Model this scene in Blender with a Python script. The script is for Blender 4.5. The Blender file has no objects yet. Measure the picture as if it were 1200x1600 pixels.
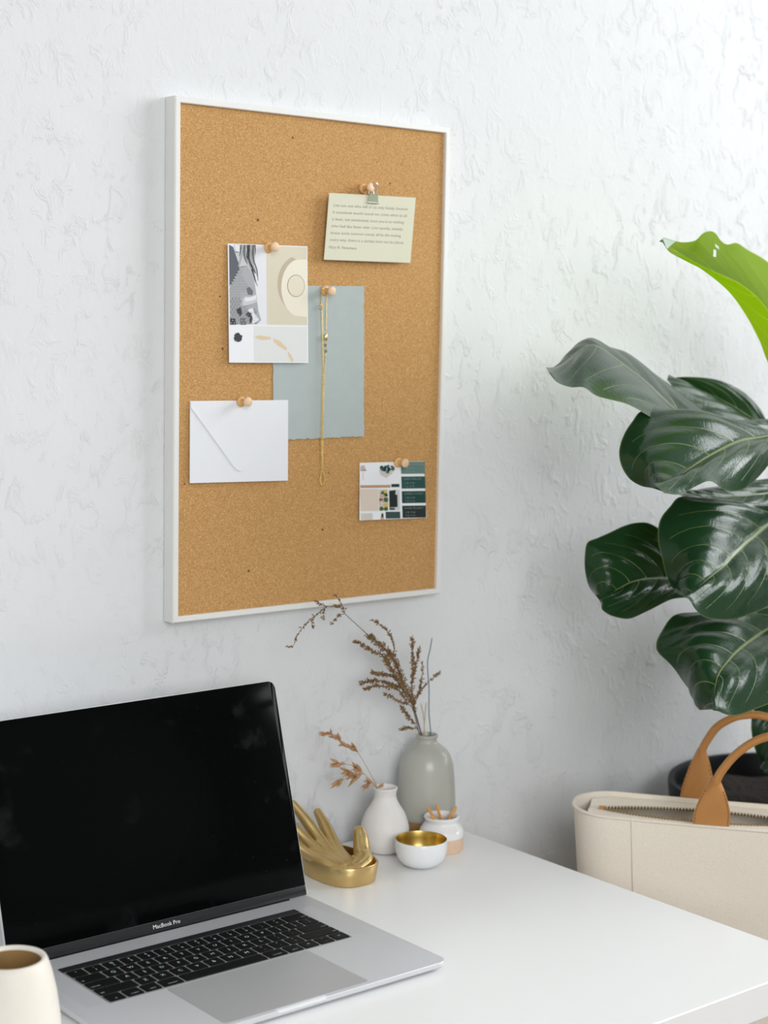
import bpy, bmesh, math, random
from mathutils import Vector, Matrix, Euler, noise
PI = math.pi
random.seed(7)
SC = bpy.context.scene
COL = SC.collection

# ------------------------------------------------------------------ camera, world, lights, exposure
CAM = Vector((-0.8491, -1.5633, 0.618)); FPX = 2636.07
YAW, PITCH, ROLL = 0.6817, -0.1108, 0.0135
F = Vector((math.sin(YAW)*math.cos(PITCH), math.cos(YAW)*math.cos(PITCH), math.sin(PITCH)))
R0 = Vector((math.cos(YAW), -math.sin(YAW), 0)); U0 = R0.cross(F)
RV = R0*math.cos(ROLL) + U0*math.sin(ROLL); UV = U0*math.cos(ROLL) - R0*math.sin(ROLL)
cd = bpy.data.cameras.new('camera'); cam = bpy.data.objects.new('camera', cd); COL.objects.link(cam)
m = Matrix((( RV.x, UV.x, -F.x, CAM.x), (RV.y, UV.y, -F.y, CAM.y), (RV.z, UV.z, -F.z, CAM.z), (0,0,0,1)))
cam.matrix_world = m
cd.sensor_fit = 'VERTICAL'; cd.sensor_height = 36; cd.sensor_width = 27
cd.lens = FPX/1600*36; cd.clip_start = 0.02
cd.dof.use_dof = True; cd.dof.focus_distance = 1.74; cd.dof.aperture_fstop = 5.6
SC.camera = cam
SC.view_settings.view_transform = 'Standard'; SC.view_settings.look = 'None'
SC.view_settings.gamma = 1; SC.view_settings.use_curve_mapping = False
SC.view_settings.exposure = 0.13
w = bpy.data.worlds.new('daylight'); SC.world = w; w.use_nodes = True
w.node_tree.nodes['Background'].inputs[0].default_value = (0.80, 0.90, 1.0, 1)
w.node_tree.nodes['Background'].inputs[1].default_value = 0.6
def area(name, loc, target, sx, sy, power, color):
    d = bpy.data.lights.new(name, 'AREA'); d.shape = 'RECTANGLE'; d.size = sx; d.size_y = sy
    d.energy = power; d.color = color
    o = bpy.data.objects.new(name, d); COL.objects.link(o); o.location = loc
    o.rotation_euler = (Vector(target)-Vector(loc)).to_track_quat('-Z', 'Y').to_euler()
    return o
WX, WFY, CEIL, FLOOR, WLX = 2.90, -3.60, 2.60, -0.73, -3.0
area('daylight_right_window', (WX+0.12, -1.45, 1.55), (0.3, -1.0, 0.4), 1.9, 1.6, 84, (0.95, 0.98, 1.0))
area('daylight_front_window', (-1.40, WFY-0.12, 1.40), (0.3, 0, 0.3), 1.9, 1.7, 73, (0.98, 0.99, 1.0))

# ------------------------------------------------------------------ helpers
def ray(px, py): return F + RV*((px-600)/FPX) - UV*((py-800)/FPX)
def at_y(px, py, Y):
    d = ray(px, py); return CAM + d*((Y-CAM.y)/d.y)
def at_z(px, py, Z=0.0):
    d = ray(px, py); return CAM + d*((Z-CAM.z)/d.z)
def tag(o, label=None, cat=None, group=None, kind=None):
    if label: o['label'] = label
    if cat: o['category'] = cat
    if group: o['group'] = group
    if kind: o['kind'] = kind
    return o
def empty(name, loc, label, cat, group=None, rz=0.0):
    o = bpy.data.objects.new(name, None); COL.objects.link(o); o.location = loc
    o.rotation_euler = (0, 0, rz); o.empty_display_size = 0.02
    return tag(o, label, cat, group)
def mesh_obj(name, verts, faces, mats, parent=None, smooth=False, midx=None, world=False):
    """link one mesh object; world=True: verts are world coordinates, moved into the parent's space"""
    if parent is not None and world:
        inv = parent_matrix(parent).inverted(); verts = [inv @ Vector(v) for v in verts]
    me = bpy.data.meshes.new(name); me.from_pydata([tuple(v) for v in verts], [], faces); me.update()
    for mt in (mats if isinstance(mats, (list, tuple)) else [mats]): me.materials.append(mt)
    if midx:
        me.polygons.foreach_set('material_index', midx)
    if smooth: me.polygons.foreach_set('use_smooth', [True]*len(me.polygons))
    bm = bmesh.new(); bm.from_mesh(me); bmesh.ops.recalc_face_normals(bm, faces=bm.faces) if smooth != 'keep' else None
    bm.to_mesh(me); bm.free()
    o = bpy.data.objects.new(name, me); COL.objects.link(o)
    if parent: o.parent = parent
    return o
def parent_matrix(o):
    mm = Matrix.Translation(o.location) @ o.rotation_euler.to_matrix().to_4x4()
    return parent_matrix(o.parent) @ mm if o.parent else mm
def autosmooth(o, ang=0.6):
    bm = bmesh.new(); bm.from_mesh(o.data)
    for f in bm.faces: f.smooth = True
    for e in bm.edges:
        if len(e.link_faces) == 2 and e.calc_face_angle(0) > ang: e.smooth = False
    bm.to_mesh(o.data); bm.free(); return o
class MB:
    def __init__(s): s.v = []; s.f = []; s.m = []
    def add(s, v, f, mi=0):
        b = len(s.v); s.v += [Vector(x) for x in v]; s.f += [tuple(i+b for i in q) for q in f]; s.m += [mi]*len(f); return s
    def box(s, a, b, mi=0):
        (x0,y0,z0),(x1,y1,z1) = a, b
        return s.add([(x0,y0,z0),(x1,y0,z0),(x1,y1,z0),(x0,y1,z0),(x0,y0,z1),(x1,y0,z1),(x1,y1,z1),(x0,y1,z1)],
              [(0,3,2,1),(4,5,6,7),(0,1,5,4),(1,2,6,5),(2,3,7,6),(3,0,4,7)], mi)
    def rings(s, rings, mi=0, cap0=True, cap1=True, closed=False):
        n = len(rings[0]); v = [p for r in rings for p in r]; f = []
        k = len(rings)
        for i in range(k if closed else k-1):
            a = i*n; b = ((i+1) % k)*n
            for j in range(n): f.append((a+j, a+(j+1) % n, b+(j+1) % n, b+j))
        if cap0 and not closed: f.append(tuple(reversed(range(n))))
        if cap1 and not closed: f.append(tuple((k-1)*n+j for j in range(n)))
        return s.add(v, f, mi)
    def lathe(s, prof, c=(0,0,0), seg=48, mi=0, cap0=True, cap1=True):
        return s.rings([[(c[0]+r*math.cos(2*PI*j/seg), c[1]+r*math.sin(2*PI*j/seg), c[2]+z) for j in range(seg)] for r, z in prof], mi, cap0, cap1)
    def tube(s, pts, rad, seg=8, mi=0, cap=True, flat=1.0):
        pts = [Vector(p) for p in pts]; n = len(pts)
        rads = rad if isinstance(rad, (list, tuple)) else [rad]*n
        rings = []; prev = None
        for i, p in enumerate(pts):
            t = (pts[min(i+1, n-1)]-pts[max(i-1, 0)]).normalized()
            if prev is None:
                a = Vector((0,0,1)) if abs(t.z) < .9 else Vector((1,0,0)); x = t.cross(a).normalized()
            else:
                x = (prev - t*prev.dot(t)).normalized()
            prev = x; y = t.cross(x)
            rings.append([p + x*math.cos(2*PI*j/seg)*rads[i] + y*math.sin(2*PI*j/seg)*rads[i]*flat for j in range(seg)])
        return s.rings(rings, mi, cap, cap)
    def ball(s, c, r, seg=12, mi=0, sc=(1,1,1), rot=None):
        rings = []
        k = max(4, seg//2)
        for i in range(1, k):
            a = PI*i/k
            rings.append([Vector((r*math.sin(a)*math.cos(2*PI*j/seg)*sc[0], r*math.sin(a)*math.sin(2*PI*j/seg)*sc[1], -r*math.cos(a)*sc[2])) for j in range(seg)])
        c = Vector(c)
        rings = [[(rot @ p if rot else p)+c for p in q] for q in rings]
        return s.rings(rings, mi)
    def build(s, name, mats, parent=None, smooth=False, world=False):
        o = mesh_obj(name, s.v, s.f, mats, parent, smooth, s.m, world)
        return o
def cr(pts, n):
    """Catmull-Rom resample of a list of Vectors (any tuple) by its own parameter"""
    P = [Vector(p) for p in pts]; k = len(P)-1; out = []
    for i in range(n):
        t = i/(n-1)*k; j = min(int(t), k-1); u = t-j
        p0 = P[j-1] if j > 0 else P[0]*2-P[1]; p1 = P[j]; p2 = P[j+1]; p3 = P[j+2] if j+2 <= k else P[k]*2-P[k-1]
        out.append(0.5*((2*p1)+(p2-p0)*u+(2*p0-5*p1+4*p2-p3)*u*u+(3*p1-p0-3*p2+p3)*u**3))
    return out
def rrect(w, d, r, seg=6, cx=0, cy=0):
    o = []
    for (sx, sy, a0) in ((1,1,0), (-1,1,PI/2), (-1,-1,PI), (1,-1,3*PI/2)):
        for i in range(seg+1):
            a = a0+PI/2*i/seg
            o.append((cx+sx*(w/2-r)+r*math.cos(a), cy+sy*(d/2-r)+r*math.sin(a)))
    return o
def plate(mb, w, d, r, levels, cx=0, cy=0, mi=0, seg=6):
    """rounded rectangle stacked: levels = [(z, inset)]"""
    return mb.rings([[(x, y, z) for x, y in rrect(w-2*i, d-2*i, max(r-i, .0001), seg, cx, cy)] for z, i in levels], mi)
_tc = {}
def text_geo(body, size, align='LEFT'):
    k = (body, align)
    if k not in _tc:
        c = bpy.data.curves.new('t', 'FONT'); c.body = body; c.size = 1.0; c.align_x = align; c.resolution_u = 2
        o = bpy.data.objects.new('t', c); COL.objects.link(o)
        dg = bpy.context.evaluated_depsgraph_get(); me = bpy.data.meshes.new_from_object(o.evaluated_get(dg))
        _tc[k] = ([v.co.copy() for v in me.vertices], [tuple(p.vertices) for p in me.polygons])
        bpy.data.objects.remove(o); bpy.data.curves.remove(c); bpy.data.meshes.remove(me)
    v, f = _tc[k]
    return [p*size for p in v], f

# ------------------------------------------------------------------ materials
def nt(name):
    mt = bpy.data.materials.new(name); mt.use_nodes = True
    return mt, mt.node_tree, mt.node_tree.nodes['Principled BSDF']
def N(t, typ, **kw):
    n = t.nodes.new(typ)
    for k, v in kw.items():
        if k in ('i',):
            for a, b in v.items(): n.inputs[a].default_value = b
        else: setattr(n, k, v)
    return n
def L(t, a, b): t.links.new(a, b)
def pm(name, col, rough=0.5, metal=0.0, spec=0.5, nscale=0, namt=0.0, bscale=0, bstr=0.0, bdist=0.001, coat=0.0, trans=0.0, sss=0.0):
    mt, t, b = nt(name)
    b.inputs['Base Color'].default_value = (*col, 1); b.inputs['Roughness'].default_value = rough
    b.inputs['Metallic'].default_value = metal; b.inputs['Specular IOR Level'].default_value = spec
    b.inputs['Coat Weight'].default_value = coat
    tc = N(t, 'ShaderNodeTexCoord')
    if namt:
        no = N(t, 'ShaderNodeTexNoise', i={'Scale': nscale, 'Detail': 4.0}); L(t, tc.outputs['Object'], no.inputs['Vector'])
        mx = N(t, 'ShaderNodeMix', data_type='RGBA'); mx.inputs['A'].default_value = (*[c*(1-namt) for c in col], 1)
        mx.inputs['B'].default_value = (*[min(1, c*(1+namt)) for c in col], 1)
        L(t, no.outputs['Fac'], mx.inputs['Factor']); L(t, mx.outputs['Result'], b.inputs['Base Color'])
    if bstr:
        n2 = N(t, 'ShaderNodeTexNoise', i={'Scale': bscale, 'Detail': 3.0}); L(t, tc.outputs['Object'], n2.inputs['Vector'])
        bp = N(t, 'ShaderNodeBump', i={'Strength': bstr, 'Distance': bdist}); L(t, n2.outputs['Fac'], bp.inputs['Height']); L(t, bp.outputs['Normal'], b.inputs['Normal'])
    return mt
def mat_plaster():
    mt, t, b = nt('trowelled_plaster'); b.inputs['Base Color'].default_value = (0.725, 0.735, 0.74, 1); b.inputs['Roughness'].default_value = 0.6
    b.inputs['Specular IOR Level'].default_value = 0.35
    tc = N(t, 'ShaderNodeTexCoord')
    mp = N(t, 'ShaderNodeMapping'); mp.inputs['Rotation'].default_value = (0, 0.8, 0); mp.inputs['Scale'].default_value = (1.0, 1.0, 0.72)
    L(t, tc.outputs['Object'], mp.inputs['Vector'])
    n1 = N(t, 'ShaderNodeTexNoise', i={'Scale': 11.0, 'Detail': 4.0, 'Distortion': 0.4}); L(t, mp.outputs[0], n1.inputs['Vector'])
    n2 = N(t, 'ShaderNodeTexNoise', i={'Scale': 46.0, 'Detail': 6.0, 'Roughness': 0.66, 'Distortion': 0.7}); L(t, mp.outputs[0], n2.inputs['Vector'])
    r2 = N(t, 'ShaderNodeMapRange', interpolation_type='SMOOTHSTEP', i={'From Min': 0.50, 'From Max': 0.66}); L(t, n2.outputs['Fac'], r2.inputs['Value'])
    # trowel patches where the coarse ridges are pressed flat
    n3 = N(t, 'ShaderNodeTexNoise', i={'Scale': 5.0, 'Detail': 2.0}); L(t, tc.outputs['Object'], n3.inputs['Vector'])
    r3 = N(t, 'ShaderNodeMapRange', i={'From Min': 0.35, 'From Max': 0.65, 'To Min': 0.25, 'To Max': 1.0}); L(t, n3.outputs['Fac'], r3.inputs['Value'])
    n4 = N(t, 'ShaderNodeTexNoise', i={'Scale': 160.0, 'Detail': 3.0}); L(t, tc.outputs['Object'], n4.inputs['Vector'])
    a = N(t, 'ShaderNodeMath', operation='MULTIPLY'); L(t, r2.outputs[0], a.inputs[0]); L(t, r3.outputs[0], a.inputs[1])
    s1 = N(t, 'ShaderNodeMath', operation='MULTIPLY_ADD', i={1: 2.2}); L(t, n1.outputs['Fac'], s1.inputs[0]); L(t, a.outputs[0], s1.inputs[2])
    s2 = N(t, 'ShaderNodeMath', operation='MULTIPLY_ADD', i={1: 0.25}); L(t, n4.outputs['Fac'], s2.inputs[0]); L(t, s1.outputs[0], s2.inputs[2])
    bp = N(t, 'ShaderNodeBump', i={'Strength': 1.0, 'Distance': 0.0008}); L(t, s2.outputs[0], bp.inputs['Height']); L(t, bp.outputs['Normal'], b.inputs['Normal'])
    return mt
def mat_cork():
    mt, t, b = nt('cork'); b.inputs['Roughness'].default_value = 0.85; b.inputs['Specular IOR Level'].default_value = 0.2
    tc = N(t, 'ShaderNodeTexCoord')
    n1 = N(t, 'ShaderNodeTexNoise', i={'Scale': 760.0, 'Detail': 3.0, 'Roughness': 0.6}); L(t, tc.outputs['Object'], n1.inputs['Vector'])
    n2 = N(t, 'ShaderNodeTexNoise', i={'Scale': 14.0, 'Detail': 3.0}); L(t, tc.outputs['Object'], n2.inputs['Vector'])
    vo = N(t, 'ShaderNodeTexVoronoi', i={'Scale': 700.0}); L(t, tc.outputs['Object'], vo.inputs['Vector'])
    rp = N(t, 'ShaderNodeValToRGB'); e = rp.color_ramp.elements
    e[0].position = 0.30; e[0].color = (0.39, 0.205, 0.070, 1); e[1].position = 0.70; e[1].color = (0.68, 0.42, 0.185, 1)
    q = rp.color_ramp.elements.new(0.5); q.color = (0.53, 0.295, 0.110, 1)
    L(t, n1.outputs['Fac'], rp.inputs['Fac'])
    mx = N(t, 'ShaderNodeMix', data_type='RGBA', blend_type='MULTIPLY'); mx.inputs['Factor'].default_value = 0.5
    sep = N(t, 'ShaderNodeSeparateColor'); L(t, vo.outputs['Color'], sep.inputs[0])
    g = N(t, 'ShaderNodeMapRange', i={'To Min': 0.8, 'To Max': 1.2}); L(t, sep.outputs[0], g.inputs['Value'])
    L(t, rp.outputs['Color'], mx.inputs['A']); L(t, g.outputs[0], mx.inputs['B'])
    # scattered dark pin holes
    v2 = N(t, 'ShaderNodeTexVoronoi', i={'Scale': 26.0}); L(t, tc.outputs['Object'], v2.inputs['Vector'])
    hh = N(t, 'ShaderNodeMath', operation='GREATER_THAN', i={1: 0.042}); L(t, v2.outputs['Distance'], hh.inputs[0])
    h2 = N(t, 'ShaderNodeMapRange', i={'To Min': 0.3, 'To Max': 1.0}); L(t, hh.outputs[0], h2.inputs['Value'])
    m2 = N(t, 'ShaderNodeMix', data_type='RGBA', blend_type='MULTIPLY'); m2.inputs['Factor'].default_value = 1.0
    L(t, mx.outputs['Result'], m2.inputs['A']); L(t, h2.outputs[0], m2.inputs['B'])
    L(t, m2.outputs['Result'], b.inputs['Base Color'])
    bp = N(t, 'ShaderNodeBump', i={'Strength': 0.35, 'Distance': 0.0006}); L(t, n1.outputs['Fac'], bp.inputs['Height']); L(t, bp.outputs['Normal'], b.inputs['Normal'])
    return mt
def mat_wood(name, c1, c2, scale=6.0):
    mt, t, b = nt(name); b.inputs['Roughness'].default_value = 0.5
    tc = N(t, 'ShaderNodeTexCoord'); mp = N(t, 'ShaderNodeMapping'); mp.inputs['Scale'].default_value = (1, 9, 9); L(t, tc.outputs['Object'], mp.inputs['Vector'])
    n1 = N(t, 'ShaderNodeTexNoise', i={'Scale': scale, 'Detail': 5.0, 'Distortion': 0.4}); L(t, mp.outputs[0], n1.inputs['Vector'])
    mx = N(t, 'ShaderNodeMix', data_type='RGBA'); mx.inputs['A'].default_value = (*c1, 1); mx.inputs['B'].default_value = (*c2, 1)
    L(t, n1.outputs['Fac'], mx.inputs['Factor']); L(t, mx.outputs['Result'], b.inputs['Base Color'])
    return mt
def mat_floor():
    mt, t, b = nt('oak_floor'); b.inputs['Roughness'].default_value = 0.45
    tc = N(t, 'ShaderNodeTexCoord')
    br = N(t, 'ShaderNodeTexBrick', i={'Scale': 1.0, 'Mortar Size': 0.002, 'Brick Width': 1.2, 'Row Height': 0.12})
    br.inputs['Color1'].default_value = (0.23, 0.15, 0.095, 1); br.inputs['Color2'].default_value = (0.30, 0.20, 0.13, 1); br.inputs['Mortar'].default_value = (0.05, 0.03, 0.02, 1)
    L(t, tc.outputs['Object'], br.inputs['Vector'])
    mp = N(t, 'ShaderNodeMapping'); mp.inputs['Scale'].default_value = (2, 25, 1); L(t, tc.outputs['Object'], mp.inputs['Vector'])
    n1 = N(t, 'ShaderNodeTexNoise', i={'Scale': 3.0, 'Detail': 5.0}); L(t, mp.outputs[0], n1.inputs['Vector'])
    mx = N(t, 'ShaderNodeMix', data_type='RGBA', blend_type='MULTIPLY'); mx.inputs['Factor'].default_value = 0.5
    L(t, br.outputs['Color'], mx.inputs['A']); L(t, n1.outputs['Color'], mx.inputs['B']); L(t, mx.outputs['Result'], b.inputs['Base Color'])
    return mt
def mat_leaf(name, dark, light, vein, trans_col, trans, nv=7.0, rough=0.24, spec=0.27):
    """fiddle leaf: UV.x runs tip to base, UV.y across; midrib and curved side veins"""
    mt, t, b = nt(name); b.inputs['Roughness'].default_value = rough; b.inputs['Specular IOR Level'].default_value = spec
    uv = N(t, 'ShaderNodeUVMap'); sp = N(t, 'ShaderNodeSeparateXYZ'); L(t, uv.outputs[0], sp.inputs[0])
    def mth(op, a, c=None, d=None):
        n = N(t, 'ShaderNodeMath', operation=op)
        for i, x in enumerate((a, c, d)):
            if x is None: continue
            if isinstance(x, (int, float)): n.inputs[i].default_value = x
            else: L(t, x, n.inputs[i])
        return n.outputs[0]
    u = sp.outputs[0]; v = mth('MULTIPLY_ADD', sp.outputs[1], 2.0, -1.0); av = mth('ABSOLUTE', v)
    side = mth('MULTIPLY', mth('GREATER_THAN', v, 0.0), 0.45)
    s = mth('ADD', mth('MULTIPLY', mth('ADD', u, mth('MULTIPLY', mth('POWER', av, 1.6), 0.30)), nv), side)
    fr = mth('FRACT', s); dist = mth('ABSOLUTE', mth('SUBTRACT', fr, 0.5))
    wid = mth('MULTIPLY_ADD', av, -0.022, 0.040)
    lat = mth('SUBTRACT', 1.0, mth('SMOOTH_MIN', 1.0, mth('DIVIDE', dist, wid), 0.2))
    lat = mth('MAXIMUM', lat, 0.0)
    lat = mth('MULTIPLY', lat, mth('LESS_THAN', av, 0.86))
    mid = mth('LESS_THAN', av, mth('MULTIPLY_ADD', u, 0.024, 0.006))
    vm = mth('MAXIMUM', mth('MULTIPLY', lat, 0.75), mid)
    ed = mth('MULTIPLY', mth('GREATER_THAN', av, 0.985), 0.35)
    vm = mth('MAXIMUM', vm, ed)
    tc = N(t, 'ShaderNodeTexCoord')
    no = N(t, 'ShaderNodeTexNoise', i={'Scale': 22.0, 'Detail': 3.0}); L(t, tc.outputs['Object'], no.inputs['Vector'])
    c0 = N(t, 'ShaderNodeMix', data_type='RGBA'); c0.inputs['A'].default_value = (*dark, 1); c0.inputs['B'].default_value = (*light, 1); L(t, no.outputs['Fac'], c0.inputs['Factor'])
    c1 = N(t, 'ShaderNodeMix', data_type='RGBA'); c1.inputs['B'].default_value = (*vein, 1); L(t, vm, c1.inputs['Factor']); L(t, c0.outputs['Result'], c1.inputs['A'])
    L(t, c1.outputs['Result'], b.inputs['Base Color'])
    vo = N(t, 'ShaderNodeTexVoronoi', feature='DISTANCE_TO_EDGE', i={'Scale': 110.0}); L(t, tc.outputs['Object'], vo.inputs['Vector'])
    h = mth('ADD', mth('MULTIPLY', mth('MINIMUM', vo.outputs['Distance'], 0.15), 1.2), mth('MULTIPLY', vm, -0.9))
    bp = N(t, 'ShaderNodeBump', i={'Strength': 0.35, 'Distance': 0.0012}); L(t, h, bp.inputs['Height']); L(t, bp.outputs['Normal'], b.inputs['Normal'])
    tr = N(t, 'ShaderNodeBsdfTranslucent')
    tm = N(t, 'ShaderNodeMix', data_type='RGBA'); tm.inputs['A'].default_value = (*trans_col, 1); tm.inputs['B'].default_value = (*[min(1, c*1.5+.05) for c in trans_col], 1)
    L(t, vm, tm.inputs['Factor']); L(t, tm.outputs['Result'], tr.inputs['Color'])
    ms = N(t, 'ShaderNodeMixShader', i={0: trans}); L(t, b.outputs[0], ms.inputs[1]); L(t, tr.outputs[0], ms.inputs[2])
    L(t, ms.outputs[0], t.nodes['Material Output'].inputs['Surface'])
    return mt
def mat_screen():
    mt, t, b = nt('glossy_black_screen'); b.inputs['Base Color'].default_value = (0.0016, 0.0019, 0.0019, 1)
    b.inputs['Specular IOR Level'].default_value = 0.06; b.inputs['Roughness'].default_value = 0.12
    tc = N(t, 'ShaderNodeTexCoord')
    n = N(t, 'ShaderNodeTexNoise', i={'Scale': 22.0, 'Detail': 4.0}); L(t, tc.outputs['Object'], n.inputs['Vector'])
    r = N(t, 'ShaderNodeMapRange', i={'From Min': 0.58, 'From Max': 0.78, 'To Min': 0.1, 'To Max': 0.4}); L(t, n.outputs['Fac'], r.inputs['Value']); L(t, r.outputs[0], b.inputs['Roughness'])
    # finger smudges and dust specks
    v = N(t, 'ShaderNodeTexVoronoi', i={'Scale': 75.0}); L(t, tc.outputs['Object'], v.inputs['Vector'])
    lt = N(t, 'ShaderNodeMath', operation='LESS_THAN', i={1: 0.035}); L(t, v.outputs['Distance'], lt.inputs[0])
    sm = N(t, 'ShaderNodeMapRange', i={'From Min': 0.62, 'From Max': 0.8, 'To Min': 0.0, 'To Max': 0.06}); L(t, n.outputs['Fac'], sm.inputs['Value'])
    mx = N(t, 'ShaderNodeMath', operation='MULTIPLY_ADD', i={1: 0.25}); L(t, lt.outputs[0], mx.inputs[0]); L(t, sm.outputs[0], mx.inputs[2])
    cm = N(t, 'ShaderNodeMix', data_type='RGBA'); cm.inputs['A'].default_value = (0.0016, 0.0019, 0.0019, 1); cm.inputs['B'].default_value = (0.10, 0.115, 0.12, 1)
    L(t, mx.outputs[0], cm.inputs['Factor']); L(t, cm.outputs['Result'], b.inputs['Base Color'])
    return mt
def mat_gray_glaze():
    mt, t, b = nt('gray_green_glaze'); b.inputs['Roughness'].default_value = 0.28
    tc = N(t, 'ShaderNodeTexCoord'); n = N(t, 'ShaderNodeTexNoise', i={'Scale': 25.0, 'Detail': 4.0}); L(t, tc.outputs['Object'], n.inputs['Vector'])
    mx = N(t, 'ShaderNodeMix', data_type='RGBA'); mx.inputs['A'].default_value = (0.40, 0.40, 0.35, 1); mx.inputs['B'].default_value = (0.49, 0.485, 0.435, 1)
    L(t, n.outputs['Fac'], mx.inputs['Factor']); L(t, mx.outputs['Result'], b.inputs['Base Color'])
    return mt
def mat_canvas():
    mt, t, b = nt('natural_canvas'); b.inputs['Roughness'].default_value = 0.9; b.inputs['Specular IOR Level'].default_value = 0.15
    tc = N(t, 'ShaderNodeTexCoord'); n = N(t, 'ShaderNodeTexNoise', i={'Scale': 600.0, 'Detail': 2.0}); L(t, tc.outputs['Object'], n.inputs['Vector'])
    mx = N(t, 'ShaderNodeMix', data_type='RGBA'); mx.inputs['A'].default_value = (0.81, 0.725, 0.61, 1); mx.inputs['B'].default_value = (0.93, 0.87, 0.76, 1)
    L(t, n.outputs['Fac'], mx.inputs['Factor']); L(t, mx.outputs['Result'], b.inputs['Base Color'])
    n2 = N(t, 'ShaderNodeTexNoise', i={'Scale': 18.0, 'Detail': 2.0}); L(t, tc.outputs['Object'], n2.inputs['Vector'])
    ad = N(t, 'ShaderNodeMath', operation='MULTIPLY_ADD', i={1: 2.0}); L(t, n2.outputs['Fac'], ad.inputs[0]); L(t, n.outputs['Fac'], ad.inputs[2])
    bp = N(t, 'ShaderNodeBump', i={'Strength': 0.5, 'Distance': 0.0008}); L(t, ad.outputs[0], bp.inputs['Height']); L(t, bp.outputs['Normal'], b.inputs['Normal'])
    return mt
M = {}
M['plaster'] = mat_plaster(); M['cork'] = mat_cork(); M['floor'] = mat_floor()
M['paint'] = pm('white_wall_paint', (0.50, 0.50, 0.49), 0.7, bscale=60, bstr=0.1)
M['window_frame'] = pm('white_window_frame', (0.8, 0.8, 0.8), 0.4)
M['desk'] = pm('white_laminate', (0.87, 0.87, 0.86), 0.30, spec=0.4, bscale=300, bstr=0.02)
M['frame'] = pm('white_painted_frame', (0.80, 0.795, 0.77), 0.45, nscale=40, namt=0.02)
M['alu'] = pm('silver_aluminium', (0.64, 0.65, 0.67), 0.42, metal=0.35, bscale=1500, bstr=0.03, bdist=0.0002)
M['alu_pad'] = pm('silver_trackpad', (0.47, 0.475, 0.48), 0.40, metal=0.3)
M['alu_edge'] = pm('bright_cut_aluminium', (0.86, 0.87, 0.88), 0.3, metal=0.15)
M['well'] = pm('gray_key_bed', (0.33, 0.33, 0.325), 0.45, metal=0.3)
M['key'] = pm('black_key_plastic', (0.007, 0.0075, 0.0075), 0.5, spec=0.12)
M['legend'] = pm('pale_key_legend', (0.55, 0.68, 0.66), 0.5)
M['screen'] = mat_screen()
M['bezel'] = pm('dark_glass_bezel', (0.022, 0.023, 0.024), 0.22, spec=0.25)
M['letter'] = pm('light_gray_lettering', (0.75, 0.76, 0.77), 0.5)
M['black_rubber'] = pm('black_rubber', (0.012, 0.012, 0.012), 0.6)
M['white_paper'] = pm('white_paper', (0.82, 0.83, 0.85), 0.75, bscale=200, bstr=0.05, bdist=0.0002)
M['envelope'] = pm('white_envelope_paper', (0.80, 0.815, 0.84), 0.7, bscale=150, bstr=0.08, bdist=0.0002)
M['cream_card'] = pm('cream_card', (0.68, 0.665, 0.52), 0.8, nscale=30, namt=0.03)
M['typed'] = pm('gray_typewriter_ink', (0.27, 0.28, 0.25), 0.8)
M['blue_paper'] = pm('handmade_blue_gray_paper', (0.43, 0.485, 0.475), 0.9, nscale=60, namt=0.06, bscale=120, bstr=0.35, bdist=0.0006)
M['pin_wood'] = pm('pale_pin_wood', (0.72, 0.43, 0.17), 0.45, nscale=300, namt=0.12)
M['pin_head'] = pm('pinkish_end_grain', (0.80, 0.56, 0.36), 0.5, nscale=400, namt=0.08)
M['steel'] = pm('polished_steel', (0.70, 0.69, 0.67), 0.30, metal=1.0)
M['gold'] = pm('gold_chain_metal', (0.90, 0.68, 0.28), 0.2, metal=1.0)
M['brass_hand'] = pm('brushed_gold_metal', (0.68, 0.49, 0.215), 0.33, metal=0.95, nscale=35, namt=0.15, bscale=90, bstr=0.15, bdist=0.0008)
M['white_ceramic'] = pm('matte_white_ceramic', (0.80, 0.775, 0.75), 0.55, bscale=80, bstr=0.04)
M['white_glaze'] = pm('glossy_white_glaze', (0.82, 0.81, 0.80), 0.15)
M['bowl_white'] = pm('white_enamel', (0.82, 0.835, 0.84), 0.35)
M['bowl_gold'] = pm('brushed_brass_lining', (0.62, 0.45, 0.14), 0.32, metal=1.0)
M['bare_clay'] = pm('pale_bare_clay', (0.70, 0.50, 0.36), 0.8, nscale=200, namt=0.06)
M['brown_clay'] = pm('brown_bare_clay', (0.34, 0.19, 0.075), 0.8, nscale=150, namt=0.1)
M['gray_glaze'] = mat_gray_glaze()
M['stick'] = pm('orange_stick_wood', (0.74, 0.36, 0.09), 0.6, nscale=300, namt=0.15)
M['mug_out'] = pm('cream_stoneware', (0.78, 0.73, 0.645), 0.5, nscale=90, namt=0.03)
M['mug_in'] = pm('tan_mug_glaze', (0.40, 0.25, 0.10), 0.3)
M['coffee'] = pm('dark_coffee', (0.11, 0.05, 0.015), 0.1)
M['straw'] = pm('dry_straw', (0.52, 0.37, 0.20), 0.7, nscale=300, namt=0.2)
M['oat'] = pm('dry_oat_husk', (0.46, 0.28, 0.12), 0.7, nscale=400, namt=0.3)
M['oat_pink'] = pm('rosy_oat_husk', (0.50, 0.27, 0.17), 0.7, nscale=400, namt=0.3)
M['twig'] = pm('dark_twig_bark', (0.10, 0.055, 0.035), 0.8)
M['fl_brown'] = pm('brown_dried_floret', (0.20, 0.105, 0.045), 0.8, nscale=300, namt=0.3)
M['fl_rust'] = pm('rust_dried_floret', (0.33, 0.165, 0.085), 0.8, nscale=300, namt=0.3)
M['fl_olive'] = pm('olive_dried_leaf', (0.20, 0.155, 0.04), 0.8, nscale=300, namt=0.3)
M['teal_stem'] = pm('teal_gray_stem', (0.10, 0.17, 0.17), 0.6)
M['canvas'] = mat_canvas()
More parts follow.
